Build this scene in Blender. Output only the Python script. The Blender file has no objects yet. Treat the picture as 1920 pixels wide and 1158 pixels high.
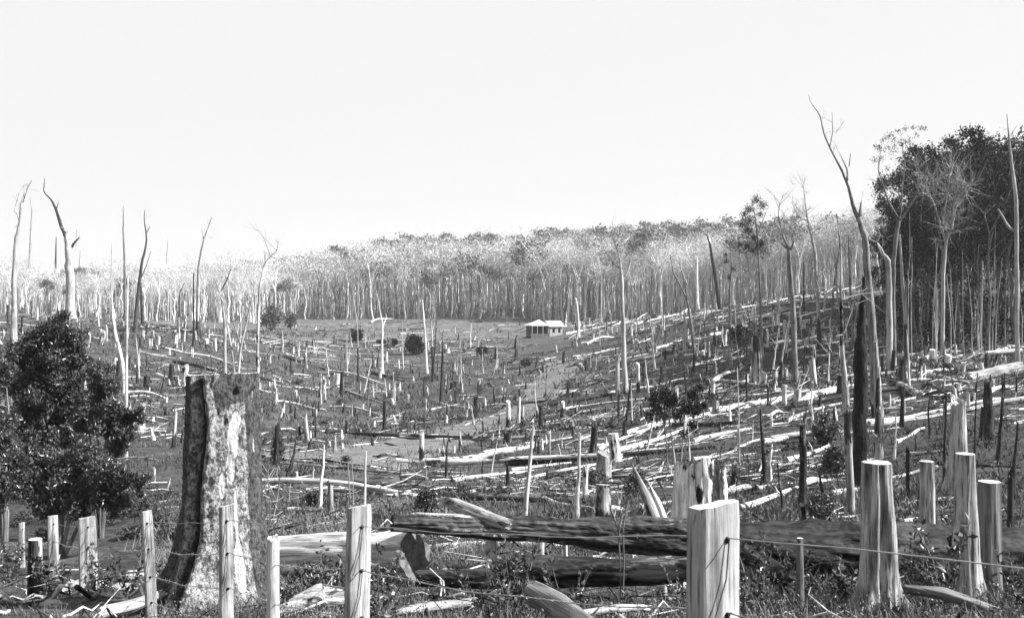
import bpy, math, random
import numpy as np
from mathutils import Vector, Matrix

# ------------------------------------------------------------------ camera, sky, sun, exposure
S = bpy.context.scene
COL = S.collection
F = 1700.0            # focal length in pixels of a 1920 wide frame
cam_d = bpy.data.cameras.new("camera")
cam_d.sensor_width = 36.0
cam_d.lens = 36.0 * F / 1920.0
cam_d.clip_start = 0.1
cam_d.clip_end = 5000.0
cam_d.dof.use_dof = True
cam_d.dof.focus_distance = 40.0
cam_d.dof.aperture_fstop = 9.0
cam = bpy.data.objects.new("camera", cam_d)
cam.rotation_euler = (math.radians(90), 0, 0)
COL.objects.link(cam)
S.camera = cam

SUN = Vector((0.80, -0.12, 0.62)).normalized()
W = bpy.data.worlds.new("World")
S.world = W
W.use_nodes = True
nt = W.node_tree
nt.nodes.clear()
sky = nt.nodes.new("ShaderNodeTexSky")
sky.sky_type = 'NISHITA'
sky.sun_disc = False
sky.sun_elevation = math.asin(SUN.z)
sky.sun_rotation = math.atan2(SUN.x, SUN.y)
sky.air_density = 1.0
sky.dust_density = 2.0
SKY_STRENGTH = 0.15
sep = nt.nodes.new("ShaderNodeSeparateColor")      # a blue-sensitive plate: the blue of the sky as grey
nt.links.new(sky.outputs[0], sep.inputs[0])
bg = nt.nodes.new("ShaderNodeBackground")
bg.inputs[1].default_value = SKY_STRENGTH
mx = nt.nodes.new("ShaderNodeMath"); mx.operation = 'MAXIMUM'
nt.links.new(sep.outputs[2], mx.inputs[0]); nt.links.new(sep.outputs[0], mx.inputs[1])
gn = nt.nodes.new("ShaderNodeMath"); gn.operation = 'MULTIPLY'; gn.inputs[1].default_value = 1.6
nt.links.new(mx.outputs[0], gn.inputs[0])
mn = nt.nodes.new("ShaderNodeMath"); mn.operation = 'MINIMUM'; mn.inputs[1].default_value = 1.92
nt.links.new(gn.outputs[0], mn.inputs[0])
nt.links.new(mn.outputs[0], bg.inputs[0])
out = nt.nodes.new("ShaderNodeOutputWorld")
nt.links.new(bg.outputs[0], out.inputs[0])

sun_d = bpy.data.lights.new("sun", 'SUN')
sun_d.energy = 5.0
sun_d.angle = math.radians(0.5)
sun_d.color = (1, 1, 1)
sun_o = bpy.data.objects.new("sun", sun_d)
sun_o.rotation_euler = SUN.to_track_quat('Z', 'Y').to_euler()
COL.objects.link(sun_o)
S.view_settings.view_transform = 'Standard'
S.view_settings.look = 'None'
S.view_settings.exposure = 1.62
S.view_settings.gamma = 1.0
S.view_settings.use_curve_mapping = False
HAZE = 0.00018

# ------------------------------------------------------------------ numeric helpers
R = np.random.RandomState(11)

def vn(P, seed=0):
    """value noise in [-1,1] at points P (n,3)"""
    P = np.asarray(P, float)
    i = np.floor(P).astype(np.int64)
    f = P - i
    f = f * f * (3 - 2 * f)
    def h(a, b, c):
        n = (a * 374761393 + b * 668265263 + c * 2147483647 + seed * 974711) & 0xffffffff
        n = ((n ^ (n >> 13)) * 1274126177) & 0xffffffff
        n = ((n ^ (n >> 16)) * 2246822519) & 0xffffffff
        return ((n ^ (n >> 15)) & 0xffff) / 32767.5 - 1
    r = 0
    for dx in (0, 1):
        for dy in (0, 1):
            for dz in (0, 1):
                w = (f[:, 0] if dx else 1 - f[:, 0]) * (f[:, 1] if dy else 1 - f[:, 1]) * (f[:, 2] if dz else 1 - f[:, 2])
                r = r + w * h(i[:, 0] + dx, i[:, 1] + dy, i[:, 2] + dz)
    return r

def fbm(P, seed=0, octs=3):
    a, s, r = 1.0, 1.0, 0
    for o in range(octs):
        r = r + a * vn(P * s, seed + o * 7)
        a *= .5; s *= 2.03
    return r

def smooth01(x):
    x = np.clip(x, 0, 1)
    return x * x * (3 - 2 * x)

# ------------------------------------------------------------------ the lie of the land
TD = [0, 2, 4, 7, 10, 13, 18, 25, 38, 55, 85, 130, 200, 290, 400, 600, 900]
TX = [-600, 0, 150, 300, 480, 700, 960, 1150, 1300, 1450, 1600, 1750, 1920, 2500]
TY = [
 [1265, 1165, 1110, 1045, 975, 870, 768, 668, 590, 586, 588, 575, 556, 566],
 [1265, 1165, 1112, 1045, 975, 875, 775, 675, 592, 587, 590, 577, 556, 566],
 [1265, 1160, 1105, 1035, 962, 868, 785, 690, 605, 598, 592, 575, 552, 562],
 [1262, 1160, 1095, 1020, 942, 858, 790, 705, 622, 606, 594, 575, 550, 560],
 [1259, 1158, 1088, 1008, 936, 866, 812, 735, 664, 620, 597, 572, 540, 552],
 [1259, 1157, 1083, 1000, 942, 880, 835, 768, 702, 640, 600, 560, 510, 525],
 [1259, 1157, 1082, 1008, 952, 893, 843, 765, 700, 634, 602, 556, 503, 518],
 [1259, 1157, 1082, 1008, 952, 885, 820, 737, 668, 614, 603, 550, 486, 500],
 [1259, 1157, 1082, 1008, 948, 865, 790, 702, 632, 582, 600, 550, 484, 498],
 [1259, 1157, 1082, 1008, 943, 850, 770, 682, 606, 552, 585, 545, 480, 495],
 [1259, 1157, 1082, 1006, 935, 835, 755, 668, 588, 525, 550, 530, 476, 490],
 [1262, 1159, 1084, 1003, 922, 815, 735, 656, 600, 560, 540, 520, 472, 486],
 [1262, 1160, 1085, 998, 905, 790, 715, 646, 600, 565, 545, 525, 475, 486],
 [1262, 1160, 1085, 990, 895, 775, 700, 640, 600, 565, 545, 525, 475, 486]]
CY = 579.0
_z0 = [-1.65, -1.85, -2.15]
TZ = []
for row in TY:
    TZ.append(_z0 + [-(y - CY) / F * d for y, d in zip(row, TD[3:])])
TZ = np.array(TZ)
US = np.linspace(-1.0, 1.0, 161)
LS = np.linspace(0, math.log(1 + 900 / 4.), 260)
_ld = np.log(1 + np.array(TD) / 4.)
_tu = (np.array(TX) - 960) / F
_a = np.array([np.interp(LS, _ld, r) for r in TZ])
_b = np.array([np.interp(US, _tu, _a[:, j]) for j in range(len(LS))]).T
def _blur(A, s, ax):
    k = np.exp(-.5 * (np.arange(-3 * s, 3 * s + 1) / s) ** 2); k /= k.sum()
    n = len(k) // 2
    pad = [(0, 0), (0, 0)]; pad[ax] = (n, n)
    B = np.pad(A, pad, mode='edge')
    return np.apply_along_axis(lambda v: np.convolve(v, k, 'valid'), ax, B)
TAB = _blur(_blur(_b, 4, 1), 5, 0)

def gz(X, Y, rough=True):
    X = np.atleast_1d(np.asarray(X, float)); Y = np.atleast_1d(np.asarray(Y, float))
    r = np.hypot(X, Y)
    th = np.arctan2(X, Y)
    tc = np.clip(th, -math.pi / 4, math.pi / 4)
    D = r * np.cos(tc)
    u = np.tan(tc)
    fu = np.clip((u + 1) / 2 * 160, 0, 159.999)
    fl = np.clip(np.log(1 + D / 4.) / LS[-1] * 259, 0, 258.999)
    iu = fu.astype(int); il = fl.astype(int); a = fu - iu; b = fl - il
    z = (TAB[iu, il] * (1 - a) * (1 - b) + TAB[iu + 1, il] * a * (1 - b) + TAB[iu, il + 1] * (1 - a) * b + TAB[iu + 1, il + 1] * a * b)
    back = -1.65 + 0.02 * r
    w = smooth01((np.abs(th) - .9) / 1.2)
    z = z * (1 - w) + back * w
    if rough:
        P = np.stack([X, Y, X * 0], 1)
        z = z + .05 * vn(P * 1.1, 3) * np.clip(r / 6, 0, 1) + .16 * vn(P * .22, 4) * np.clip((r - 8) / 20, 0, 1) + .5 * vn(P * .05, 5) * np.clip((r - 60) / 150, 0, 1)
    return z

DS = np.exp(np.linspace(math.log(2.5), math.log(880), 1400))
def at(x, y):
    """the first point of the ground under a place in the photograph"""
    u = (x - 960) / F
    z = gz(u * DS, DS)
    yi = CY - z / DS * F
    k = np.nonzero(yi <= y)[0]
    i = k[0] if len(k) else int(np.argmin(yi))
    D = DS[i]
    return Vector((u * D, D, float(z[i])))

def px(x, y, D):
    return Vector(((x - 960) / F * D, D, (CY - y) / F * D))

def g1(x, y):
    return float(gz(x, y)[0])

def shown(X, Y, lift=0.6):
    """which points, lifted a little, no nearer ground hides"""
    X = np.asarray(X); Y = np.asarray(Y)
    z = gz(X, Y) + lift
    yi = CY - z / Y * F
    ok = np.ones(len(X), bool)
    for t in np.linspace(.15, .97, 30):
        zz = gz(X * t, Y * t, False)
        ok &= (CY - zz / (Y * t) * F) >= yi - 1
    return ok

# ------------------------------------------------------------------ mesh helpers
class MB:
    def __init__(s):
        s.v = []; s.f = []; s.m = []; s.n = 0; s.att = []
    def add(s, V, Fc, mat=0):
        V = np.asarray(V, float).reshape(-1, 3)
        Fc = np.asarray(Fc, np.int64)
        s.v.append(V)
        s.f.append(Fc + s.n)
        s.m.append(np.full(len(Fc), mat, np.int32))
        s.n += len(V)
    def mesh(s, name, mats, smooth=True):
        me = bpy.data.meshes.new(name)
        V = np.concatenate(s.v)
        me.vertices.add(len(V)); me.vertices.foreach_set("co", V.astype(np.float32).ravel())
        li = np.concatenate([f.ravel() for f in s.f]).astype(np.int32)
        lt = np.concatenate([np.full(len(f), f.shape[1], np.int32) for f in s.f])
        ls = np.concatenate([[0], np.cumsum(lt)[:-1]]).astype(np.int32)
        me.loops.add(len(li)); me.loops.foreach_set("vertex_index", li)
        me.polygons.add(len(lt)); me.polygons.foreach_set("loop_start", ls); me.polygons.foreach_set("loop_total", lt)
        me.polygons.foreach_set("material_index", np.concatenate(s.m))
        me.polygons.foreach_set("use_smooth", np.full(len(lt), smooth))
        for m in mats: me.materials.append(m)
        me.update(calc_edges=True)
        return me

def link(name, me, loc=(0, 0, 0), rot=(0, 0, 0), sc=(1, 1, 1), parent=None):
    o = bpy.data.objects.new(name, me)
    o.location = loc; o.rotation_euler = rot; o.scale = sc
    if parent: o.parent = parent
    COL.objects.link(o)
    return o

def tag(o, label=None, cat=None, group=None, kind=None):
    if label: o['label'] = label
    if cat: o['category'] = cat
    if group: o['group'] = group
    if kind: o['kind'] = kind
    return o

def empty(name, loc, label, cat, group=None, rz=0):
    o = link(name, None, loc, (0, 0, rz))
    return tag(o, label, cat, group)

def unit(v):
    return v / (np.linalg.norm(v, axis=-1, keepdims=True) + 1e-12)

def add_tube(mb, pts, rad, n=8, rough=.0, seed=0, capA=True, capB=True, jagA=0., jagB=0., mat=0, capmat=None, lobe=0., nscale=3.):
    pts = np.array([tuple(p) for p in pts], float); rad = np.array(rad, float)
    m = len(pts)
    T = np.gradient(pts, axis=0); T = unit(T)
    ref = np.array([0, 0, 1.]) if abs(T[0][2]) < .8 else np.array([0, 1., 0])
    A = unit(np.cross(T[0], ref)); fr = []
    for k in range(m):
        A = A - T[k] * np.dot(A, T[k]); A = A / (np.linalg.norm(A) + 1e-9)
        fr.append((A.copy(), np.cross(T[k], A)))
    an = np.arange(n) / n * 2 * math.pi
    ln = np.concatenate([[0], np.cumsum(np.linalg.norm(np.diff(pts, axis=0), axis=1))])
    V = np.zeros((m, n, 3))
    for k in range(m):
        c, s = np.cos(an), np.sin(an)
        d = c[:, None] * fr[k][0] + s[:, None] * fr[k][1]
        rr = np.full(n, rad[k])
        if lobe: rr = rr * (1 + lobe * vn(np.stack([c * 1.7, s * 1.7, np.full(n, ln[k] * .3)], 1), seed + 5))
        if rough: rr = rr * (1 + rough * fbm(np.stack([c * nscale, s * nscale, np.full(n, ln[k] * nscale * .6)], 1), seed, 2))
        V[k] = pts[k] + d * rr[:, None]
    rs = np.random.RandomState(seed + 99)
    if jagA: V[0] -= T[0] * (rs.rand(n, 1) ** 2 * jagA)
    if jagB: V[-1] += T[-1] * (rs.rand(n, 1) ** 2 * jagB)
    i = np.arange(m - 1)[:, None] * n; j = np.arange(n)[None, :]; j2 = (j + 1) % n
    Q = np.stack([i + j, i + j2, i + n + j2, i + n + j], -1).reshape(-1, 4)
    mb.add(V.reshape(-1, 3), Q, mat)
    cm = mat if capmat is None else capmat
    if n > 3:
        jj = np.arange(n)
        if capA: mb.add(np.concatenate([V[0], [V[0].mean(0) + T[0] * rad[0] * .15 * (1 if jagA else 0)]]), np.stack([jj, np.full(n, n), (jj + 1) % n], 1), cm)
        if capB: mb.add(np.concatenate([V[-1], [V[-1].mean(0) - T[-1] * rad[-1] * .15 * (1 if jagB else 0)]]), np.stack([jj, (jj + 1) % n, np.full(n, n)], 1), cm)

def add_slivers(mb, P, Dr, L, w, mat=0, rs=R):
    n = len(P)
    Dr = unit(Dr)
    Sd = unit(np.cross(Dr, rs.randn(n, 3))) * np.reshape(w, (-1, 1)) * .5
    V = np.stack([P - Sd, P + Sd, P + Dr * np.reshape(L, (-1, 1))], 1).reshape(-1, 3)
    mb.add(V, np.arange(3 * n).reshape(-1, 3), mat)

def add_leaves(mb, P, size, mat=0, rs=R, up=.3, wd=.24):
    """a folded lozenge for each leaf"""
    n = len(P)
    d = unit(rs.randn(n, 3) + np.array([0, 0, up]))
    s = unit(np.cross(d, rs.randn(n, 3)))
    nn = np.cross(d, s)
    sz = np.reshape(size, (-1, 1)) * (.6 + .8 * rs.rand(n, 1))
    a = P; b = P + d * sz * .5 + s * sz * wd + nn * sz * .06; c = P + d * sz; e = P + d * sz * .5 - s * sz * wd + nn * sz * .06
    V = np.stack([a, b, c, e], 1).reshape(-1, 3)
    k = np.arange(n) * 4
    mb.add(V, np.concatenate([np.stack([k, k + 1, k + 2], 1), np.stack([k, k + 2, k + 3], 1)]), mat)

# ------------------------------------------------------------------ materials
class NT:
    def __init__(s, name):
        s.m = bpy.data.materials.new(name); s.m.use_nodes = True
        s.t = s.m.node_tree; s.t.nodes.clear()
        s.o = s.t.nodes.new("ShaderNodeOutputMaterial")
        s.b = s.t.nodes.new("ShaderNodeBsdfPrincipled")
        s.b.inputs['Specular IOR Level'].default_value = .12
        s.t.links.new(s.b.outputs[0], s.o.inputs[0])
    def N(s, ty, **kw):
        n = s.t.nodes.new("ShaderNode" + ty)
        for k, v in kw.items(): setattr(n, k, v)
        return n
    def L(s, a, b): s.t.links.new(a, b)
    def val(s, i, v):
        if isinstance(v, (int, float)): i.default_value = v
        elif isinstance(v, tuple): i.default_value = v
        else: s.L(v, i)
    def math(s, op, a, b=0., c=None, clamp=False):
        n = s.N("Math", operation=op); n.use_clamp = clamp
        s.val(n.inputs[0], a); s.val(n.inputs[1], b)
        if c is not None: s.val(n.inputs[2], c)
        return n.outputs[0]
    def noise(s, vec, scale, detail=3., rough=.55):
        n = s.N("TexNoise"); n.inputs['Scale'].default_value = scale; n.inputs['Detail'].default_value = detail; n.inputs['Roughness'].default_value = rough
        s.L(vec, n.inputs['Vector']); return n.outputs[0]
    def voro(s, vec, scale, feat='F1'):
        n = s.N("TexVoronoi"); n.feature = feat; n.inputs['Scale'].default_value = scale
        s.L(vec, n.inputs['Vector']); return n.outputs['Distance']
    def step(s, x, a, b, lo=0., hi=1.):
        n = s.N("MapRange"); n.interpolation_type = 'SMOOTHSTEP'
        s.val(n.inputs[0], x)
        for k, v in zip((1, 2, 3, 4), (a, b, lo, hi)): s.val(n.inputs[k], v)
        return n.outputs[0]
    def scale(s, vec, sx, sy, sz):
        n = s.N("VectorMath", operation='MULTIPLY'); s.L(vec, n.inputs[0]); n.inputs[1].default_value = (sx, sy, sz); return n.outputs[0]
    def coords(s):
        tc = s.N("TexCoord"); oi = s.N("ObjectInfo")
        a = s.N("VectorMath", operation='MULTIPLY_ADD')
        cb = s.N("CombineXYZ")
        for k, mu in enumerate((37., 91., 53.)):
            s.L(s.math('MULTIPLY', oi.outputs['Random'], mu), cb.inputs[k])
        s.L(tc.outputs['Object'], a.inputs[0]); a.inputs[1].default_value = (1, 1, 1); s.L(cb.outputs[0], a.inputs[2])
        return tc.outputs['Object'], a.outputs[0], oi.outputs['Random']
    def mix(s, f, a, b):
        n = s.N("Mix"); n.data_type = 'FLOAT'
        s.val(n.inputs[0], f); s.val(n.inputs[2], a); s.val(n.inputs[3], b); return n.outputs[0]
    def finish(s, grey, rough=.8, bump=None, dist=.02, strength=.6):
        cc = s.N("CombineColor")
        for k in range(3): s.val(cc.inputs[k], grey)
        s.L(cc.outputs[0], s.b.inputs['Base Color'])
        s.val(s.b.inputs['Roughness'], rough)
        if bump is not None:
            b = s.N("Bump"); b.inputs['Distance'].default_value = dist; b.inputs['Strength'].default_value = strength
            s.L(bump, b.inputs['Height']); s.L(b.outputs[0], s.b.inputs['Normal'])
        return s.m

def wood(name, lite=.6, dark=.25, char=.0, charv=.025, base=None, grain=1., cracks=.5, bump=.02, cscale=1.0, var=.35):
    """weathered or burnt timber; char = share of burnt patches, base = height up to which a fire has blackened it"""
    lite *= .60; dark *= .44; charv *= .6
    n = NT(name)
    loc, v, rnd = n.coords()
    st = n.noise(n.scale(v, 1, 1, .09), 9 * grain, 5, .6)
    fi = n.noise(n.scale(v, 1, 1, .04), 42 * grain, 3, .6)
    blot = n.noise(v, 1.6 * cscale, 4, .6)
    g = n.step(n.math('ADD', n.math('MULTIPLY', st, .7), n.math('MULTIPLY', blot, .3)), .36, .62, dark, lite)
    cr = n.step(fi, .36, .46, 1 - cracks, 1.)
    g = n.math('MULTIPLY', g, cr)
    g = n.math('MULTIPLY', g, n.math('MULTIPLY_ADD', rnd, var, 1 - var * .6))
    hb = n.math('ADD', st, n.math('MULTIPLY', fi, .6))
    mask = None
    if char > 0:
        cn = n.noise(n.scale(v, 1, 1, .45), 1.5 * cscale, 6, .62)
        t = .30 + .38 * char
        mask = n.step(cn, t - .025, t + .025, 1., 0.)
    if base is not None:
        sp = n.N("SeparateXYZ"); n.L(loc, sp.inputs[0])
        bn = n.noise(n.scale(v, 1, 1, .3), 2.6, 5, .65)
        h = n.math('ADD', sp.outputs[2], n.math('MULTIPLY', n.math('SUBTRACT', bn, .5), base * 2.2))
        h = n.math('ADD', h, n.math('MULTIPLY', rnd, -base * .6))
        m2 = n.step(h, base * .8, base * .95, 1., 0.)
        mask = m2 if mask is None else n.math('MAXIMUM', mask, m2)
    ro = .75
    if mask is not None:
        vo = n.voro(n.scale(v, 1, 1, .45), 16 * grain)
        ch = n.math('MULTIPLY', n.step(vo, .1, .6, charv * .5, charv * 1.7), n.step(st, .4, .62, .5, 1.9))
        hb = n.mix(mask, hb, n.math('ADD', n.math('MULTIPLY', vo, -1.2), n.math('MULTIPLY', st, 1.6)))
        g = n.mix(mask, g, ch)
        ro = n.mix(mask, .8, .72)
    return n.finish(g, ro, hb, bump, .8)

M = {}
M['pale'] = wood('weathered_wood', .95, .44, cracks=.45)
M['pale_patch'] = wood('weathered_wood_scorched', .9, .36, char=.33, cracks=.5)
M['half'] = wood('half_burnt_wood', .60, .22, char=.5, cracks=.5)
M['char'] = wood('charred_wood', .30, .10, char=.80, charv=.022, cracks=.4)
M['black'] = wood('black_charred_wood', .12, .04, char=.84, charv=.013, cracks=.3)
M['base'] = wood('wood_burnt_at_the_foot', .9, .42, base=.55, cracks=.4)
M['base3'] = wood('tree_burnt_at_the_foot', .60, .28, base=3.2, cracks=.3, grain=.5)
M['bark'] = wood('grey_bark', .30, .12, cracks=.5)
M['palebark'] = wood('pale_bark', .58, .36, cracks=.25, grain=.4)
M['darkbark'] = wood('dark_bark', .10, .05, cracks=.4)
M['post'] = wood('split_post_timber', .54, .20, cracks=.62, grain=1.5, bump=.012, cscale=2.6, var=.15)
M['sawn'] = wood('sawn_face', .82, .6, cracks=.12, bump=.004, var=.1)
M['sawnshade'] = wood('shaded_sawn_face', .22, .12, cracks=.25, bump=.006, cscale=3, var=.1)  # sawn wood with its shade put into the colour
M['farwood'] = wood('far_pale_trunk', 1.15, .8, cracks=.15, grain=.2)

def simple(name, lo, hi, scale, rough=.8, spec=.25, bump=None, var=0.):
    lo *= .58; hi *= .6
    n = NT(name); loc, v, rnd = n.coords()
    x = n.noise(v, scale, 4)
    g = n.step(x, .35, .65, lo, hi)
    if var: g = n.math('MULTIPLY', g, n.math('MULTIPLY_ADD', rnd, var, 1 - var * .5))
    m = n.finish(g, rough, x if bump else None, bump or .01)
    n.b.inputs['Specular IOR Level'].default_value = spec
    return m
M['leaf'] = simple('dark_glossy_leaf', .04, .12, 3., .36, .5)
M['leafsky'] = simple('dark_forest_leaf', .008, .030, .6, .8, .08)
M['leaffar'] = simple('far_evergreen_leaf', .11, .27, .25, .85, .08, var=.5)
M['twig'] = simple('bare_twig', .55, .88, .3, .8, .1, var=.5)
M['twig2'] = simple('grey_bare_twig', .45, .76, .3, .8, .1)
M['twig3'] = simple('dull_bare_twig', .28, .46, .3, .8, .1)
M['greytwig'] = simple('grey_twig', .25, .45, .3, .8, .2)
M['grass'] = simple('grass_blade', .04, .22, .7, .6, .3)
M['grassfar'] = simple('hill_weed', .05, .17, .12, .7, .2)
M['weed'] = simple('weed_leaf', .04, .13, 4., .6, .2)
M['wire'] = simple('galvanised_wire', .30, .45, 8., .45, .5)
M['darkwire'] = simple('rusty_wire', .05, .08, 8., .5, .4)
M['hole'] = simple('dark_hole', .006, .012, 8., .9, .1)
M['roof'] = simple('whitewashed_iron_roof', .78, .88, 1., .5, .3)
M['wallp'] = simple('pale_slab_wall', .34, .5, 3., .8, .2)
M['wallshade'] = simple('shaded_slab_wall', .08, .16, 3., .8, .2)  # slab wall and floor, the verandah's shade put into their colour
M['rock'] = simple('pale_rubble', .28, .6, 6., .85, .2, bump=.03)

# ground: soil, ash, turf and scattered chips
n = NT('burnt_clearing_ground')
tc = n.N("TexCoord"); P = tc.outputs['Object']
big = n.noise(P, .06, 5, .6); mid = n.noise(P, .5, 6, .65); fine = n.noise(P, 5., 5, .7); vf = n.noise(P, 34., 3, .7)
sp = n.N("SeparateXYZ"); n.L(P, sp.inputs[0])
g = n.step(mid, .35, .65, .055, .125)
burnt = n.step(n.math('ADD', sp.outputs[0], n.math('MULTIPLY', big, 40.)), 18., 44., 1., .62)
g = n.math('MULTIPLY', g, burnt)
g = n.math('MULTIPLY', g, n.step(big, .3, .7, .75, 1.25))
g = n.math('MULTIPLY', g, n.step(fine, .32, .68, .5, 1.5))
g = n.math('MULTIPLY', g, n.step(vf, .3, .7, .6, 1.4))
farm = n.step(n.math('ADD', sp.outputs[1], n.math('MULTIPLY', big, 60.)), 190., 235., 0., 1.)
g = n.math('MULTIPLY', g, .58)
g = n.math('ADD', g, n.math('MULTIPLY', farm, n.step(mid, .4, .7, .02, .07)))
chip = n.step(n.noise(n.scale(P, 1, 2.2, 1), 1.9, 6, .75), .66, .70, 0., 1.)
g = n.mix(n.math('MULTIPLY', chip, .8), g, .24)
ash = n.step(n.noise(P, .31, 5, .7), .60, .68, 0., .75)
g = n.mix(ash, g, .022)
M['ground'] = n.finish(g, .95, n.math('ADD', n.math('MULTIPLY', fine, .5), n.math('ADD', n.math('MULTIPLY', vf, .15), n.math('MULTIPLY', mid, 1.))), .25, .8)
n = NT('trodden_earth_track')
tc = n.N("TexCoord"); P = tc.outputs['Object']
g = n.step(n.noise(P, .8, 6, .7), .3, .7, .075, .15)
M['track'] = n.finish(g, .95, n.noise(P, 6., 4, .7), .06, .8)

# hero stump bark: lichen-mottled, with bare patches whose outline the mesh carries as an attribute
n = NT('mottled_stump_bark')
loc, v, rnd = n.coords()
at_ = n.N("Attribute"); at_.attribute_name = 'bare'
ad_ = n.N("Attribute"); ad_.attribute_name = 'dull'
sp1 = n.noise(v, 10, 7, .74); sp2 = n.noise(n.scale(v, 1, 1, .6), 34, 5, .7)
lich = n.step(n.math('ADD', n.math('MULTIPLY', sp1, .62), n.math('MULTIPLY', sp2, .38)), .43, .57, .06, .33)
lich = n.math('MULTIPLY', lich, n.step(n.noise(v, 60, 3, .7), .36, .5, .45, 1.1))
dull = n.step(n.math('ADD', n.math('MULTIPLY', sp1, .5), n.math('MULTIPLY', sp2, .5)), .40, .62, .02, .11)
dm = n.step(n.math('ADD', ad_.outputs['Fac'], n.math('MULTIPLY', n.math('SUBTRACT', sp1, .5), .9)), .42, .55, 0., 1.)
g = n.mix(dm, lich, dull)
bm = n.step(n.math('ADD', at_.outputs['Fac'], n.math('MULTIPLY', n.math('SUBTRACT', sp1, .5), .35)), .5, .54, 0., 1.)
g = n.mix(bm, g, n.step(n.noise(n.scale(v, 1, 1, .08), 14, 4, .6), .3, .6, .40, .54))
M['hero'] = n.finish(g, .85, n.math('ADD', sp1, n.math('ADD', sp2, n.math('MULTIPLY', bm, -.4))), .05, .9)

# ------------------------------------------------------------------ ground
def build_ground():
    th = np.concatenate([np.linspace(-math.pi, -.62, 70)[:-1], np.linspace(-.62, .62, 400), np.linspace(.62, math.pi, 70)[1:]])
    rr = np.concatenate([[.3, 1.2], np.exp(np.linspace(math.log(2.2), math.log(930), 430))])
    T, Q = np.meshgrid(th, rr, indexing='ij')
    X = (np.sin(T) * Q).ravel(); Y = (np.cos(T) * Q).ravel()
    Z = gz(X, Y)
    a, b = T.shape
    i = np.arange(a - 1)[:, None] * b; j = np.arange(b - 1)[None, :]
    Fq = np.stack([i + j, i + j + 1, i + b + j + 1, i + b + j], -1).reshape(-1, 4)[:, ::-1]
    mb = MB(); mb.add(np.stack([X, Y, Z], 1), Fq)
    mb.add(np.array([[0, 0, g1(0, 0)]] + [[math.sin(t) * .3, math.cos(t) * .3, g1(math.sin(t) * .3, math.cos(t) * .3)] for t in th[::6]]),
           [[0, k + 1, k + 2] for k in range(len(th[::6]) - 1)])
    tag(link('ground', mb.mesh('ground', [M['ground']])), 'rough burnt hillside clearing of grass, ash and bare soil', kind='structure')
build_ground()

def track(pp, w):
    pts = [at(x, y) for x, y in pp]
    P = np.array([tuple(p) for p in pts])
    t = np.arange(len(P)); tt = np.linspace(0, len(P) - 1, 160)
    X = np.interp(tt, t, P[:, 0]); Y = np.interp(tt, t, P[:, 1])
    X = _blur(X[None], 5, 1)[0]; Y = _blur(Y[None], 5, 1)[0]
    d = unit(np.stack([np.gradient(X), np.gradient(Y)], 1)); nr = np.stack([-d[:, 1], d[:, 0]], 1)
    K = 13; vs = []
    for k in range(K):
        s = (k / (K - 1) - .5) * w * (1 + .25 * vn(np.stack([tt * .2, tt * 0 + k * .0, tt * 0], 1), 9))
        x = X + nr[:, 0] * s; y = Y + nr[:, 1] * s
        e = abs(k / (K - 1) - .5) * 2
        rut = -.05 * math.exp(-((e - .45) / .15) ** 2)
        vs.append(np.stack([x, y, gz(x, y) + (.10 + rut if e < .99 else -.08)], 1))
    V = np.stack(vs, 1).reshape(-1, 3); m = len(tt)
    i = np.arange(m - 1)[:, None] * K; j = np.arange(K - 1)[None]
    Q = np.stack([i + j, i + j + 1, i + K + j + 1, i + K + j], -1).reshape(-1, 4)
    mb = MB(); mb.add(V, Q); return mb.mesh('dirt_track', [M['track']])
tag(link('dirt_track', track([(600, 868), (680, 856), (780, 834), (880, 806), (960, 780), (1000, 756), (1015, 735), (1035, 712), (1052, 696), (1040, 684)], 5.6)),
    'pale rutted cart track winding up from the valley bottom', kind='structure')

# ------------------------------------------------------------------ words for the labels
LM = [(1022, 612, 'the white-roofed hut'), (778, 648, 'the round dark bush in the valley'), (1262, 770, 'the leafy twin sapling'), (1616, 720, 'the tall black trunk'),
      (420, 850, 'the big mottled stump'), (130, 700, 'the leafy thicket'), (132, 530, 'the thick white dead tree'), (1172, 590, 'the forked white tree above the slope'),
      (1111, 830, 'the squat black stump with roots'), (826, 690, 'the straight black pole'), (1040, 715, 'the bend of the cart track'), (790, 840, 'the two-toned stump beside the track'),
      (1420, 440, 'the slender leafy tree'), (1340, 510, 'the leaning black trunk'), (1310, 920, 'the jagged hollow stump'), (1690, 620, 'the edge of the dark forest'),
      (1860, 705, 'the huge pale log by the forest'), (900, 862, 'the long white log in the hollow'), (518, 850, 'the burnt trunk wrapped in scrub'), (668, 632, 'the spiky bush by the far trees'),
      (262, 560, 'the tapering dark tree on the rise'), (520, 610, 'the dark tree clump beyond the rise'), (1505, 880, 'the black post on a cut stump'), (983, 880, 'the tall white pole by the log'),
      (1490, 620, 'the tall grey trunk on the slope'), (1130, 940, 'the two-toned stump behind the long log'), (620, 930, 'the cut stump with one black side'), (720, 790, 'the black spike in the grass'),
      (1155, 700, 'the pair of split white stubs'), (1420, 680, 'the thick pale snag on the slope'), (450, 640, 'the cluster of pale stems'), (300, 640, 'the heavy log on the rise'),
      (640, 720, 'the black twisted stub'), (1284, 640, 'the thick white column on the slope'), (950, 780, 'the white stub by the track'), (1800, 820, 'the fat splintered snag'),
      (325, 790, 'the white pole with a burnt head'), (716, 640, 'the forked white sapling in the valley'), (1560, 800, 'the dark scrub on the slope'), (1090, 600, 'the white sticks above the hut')]
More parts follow.
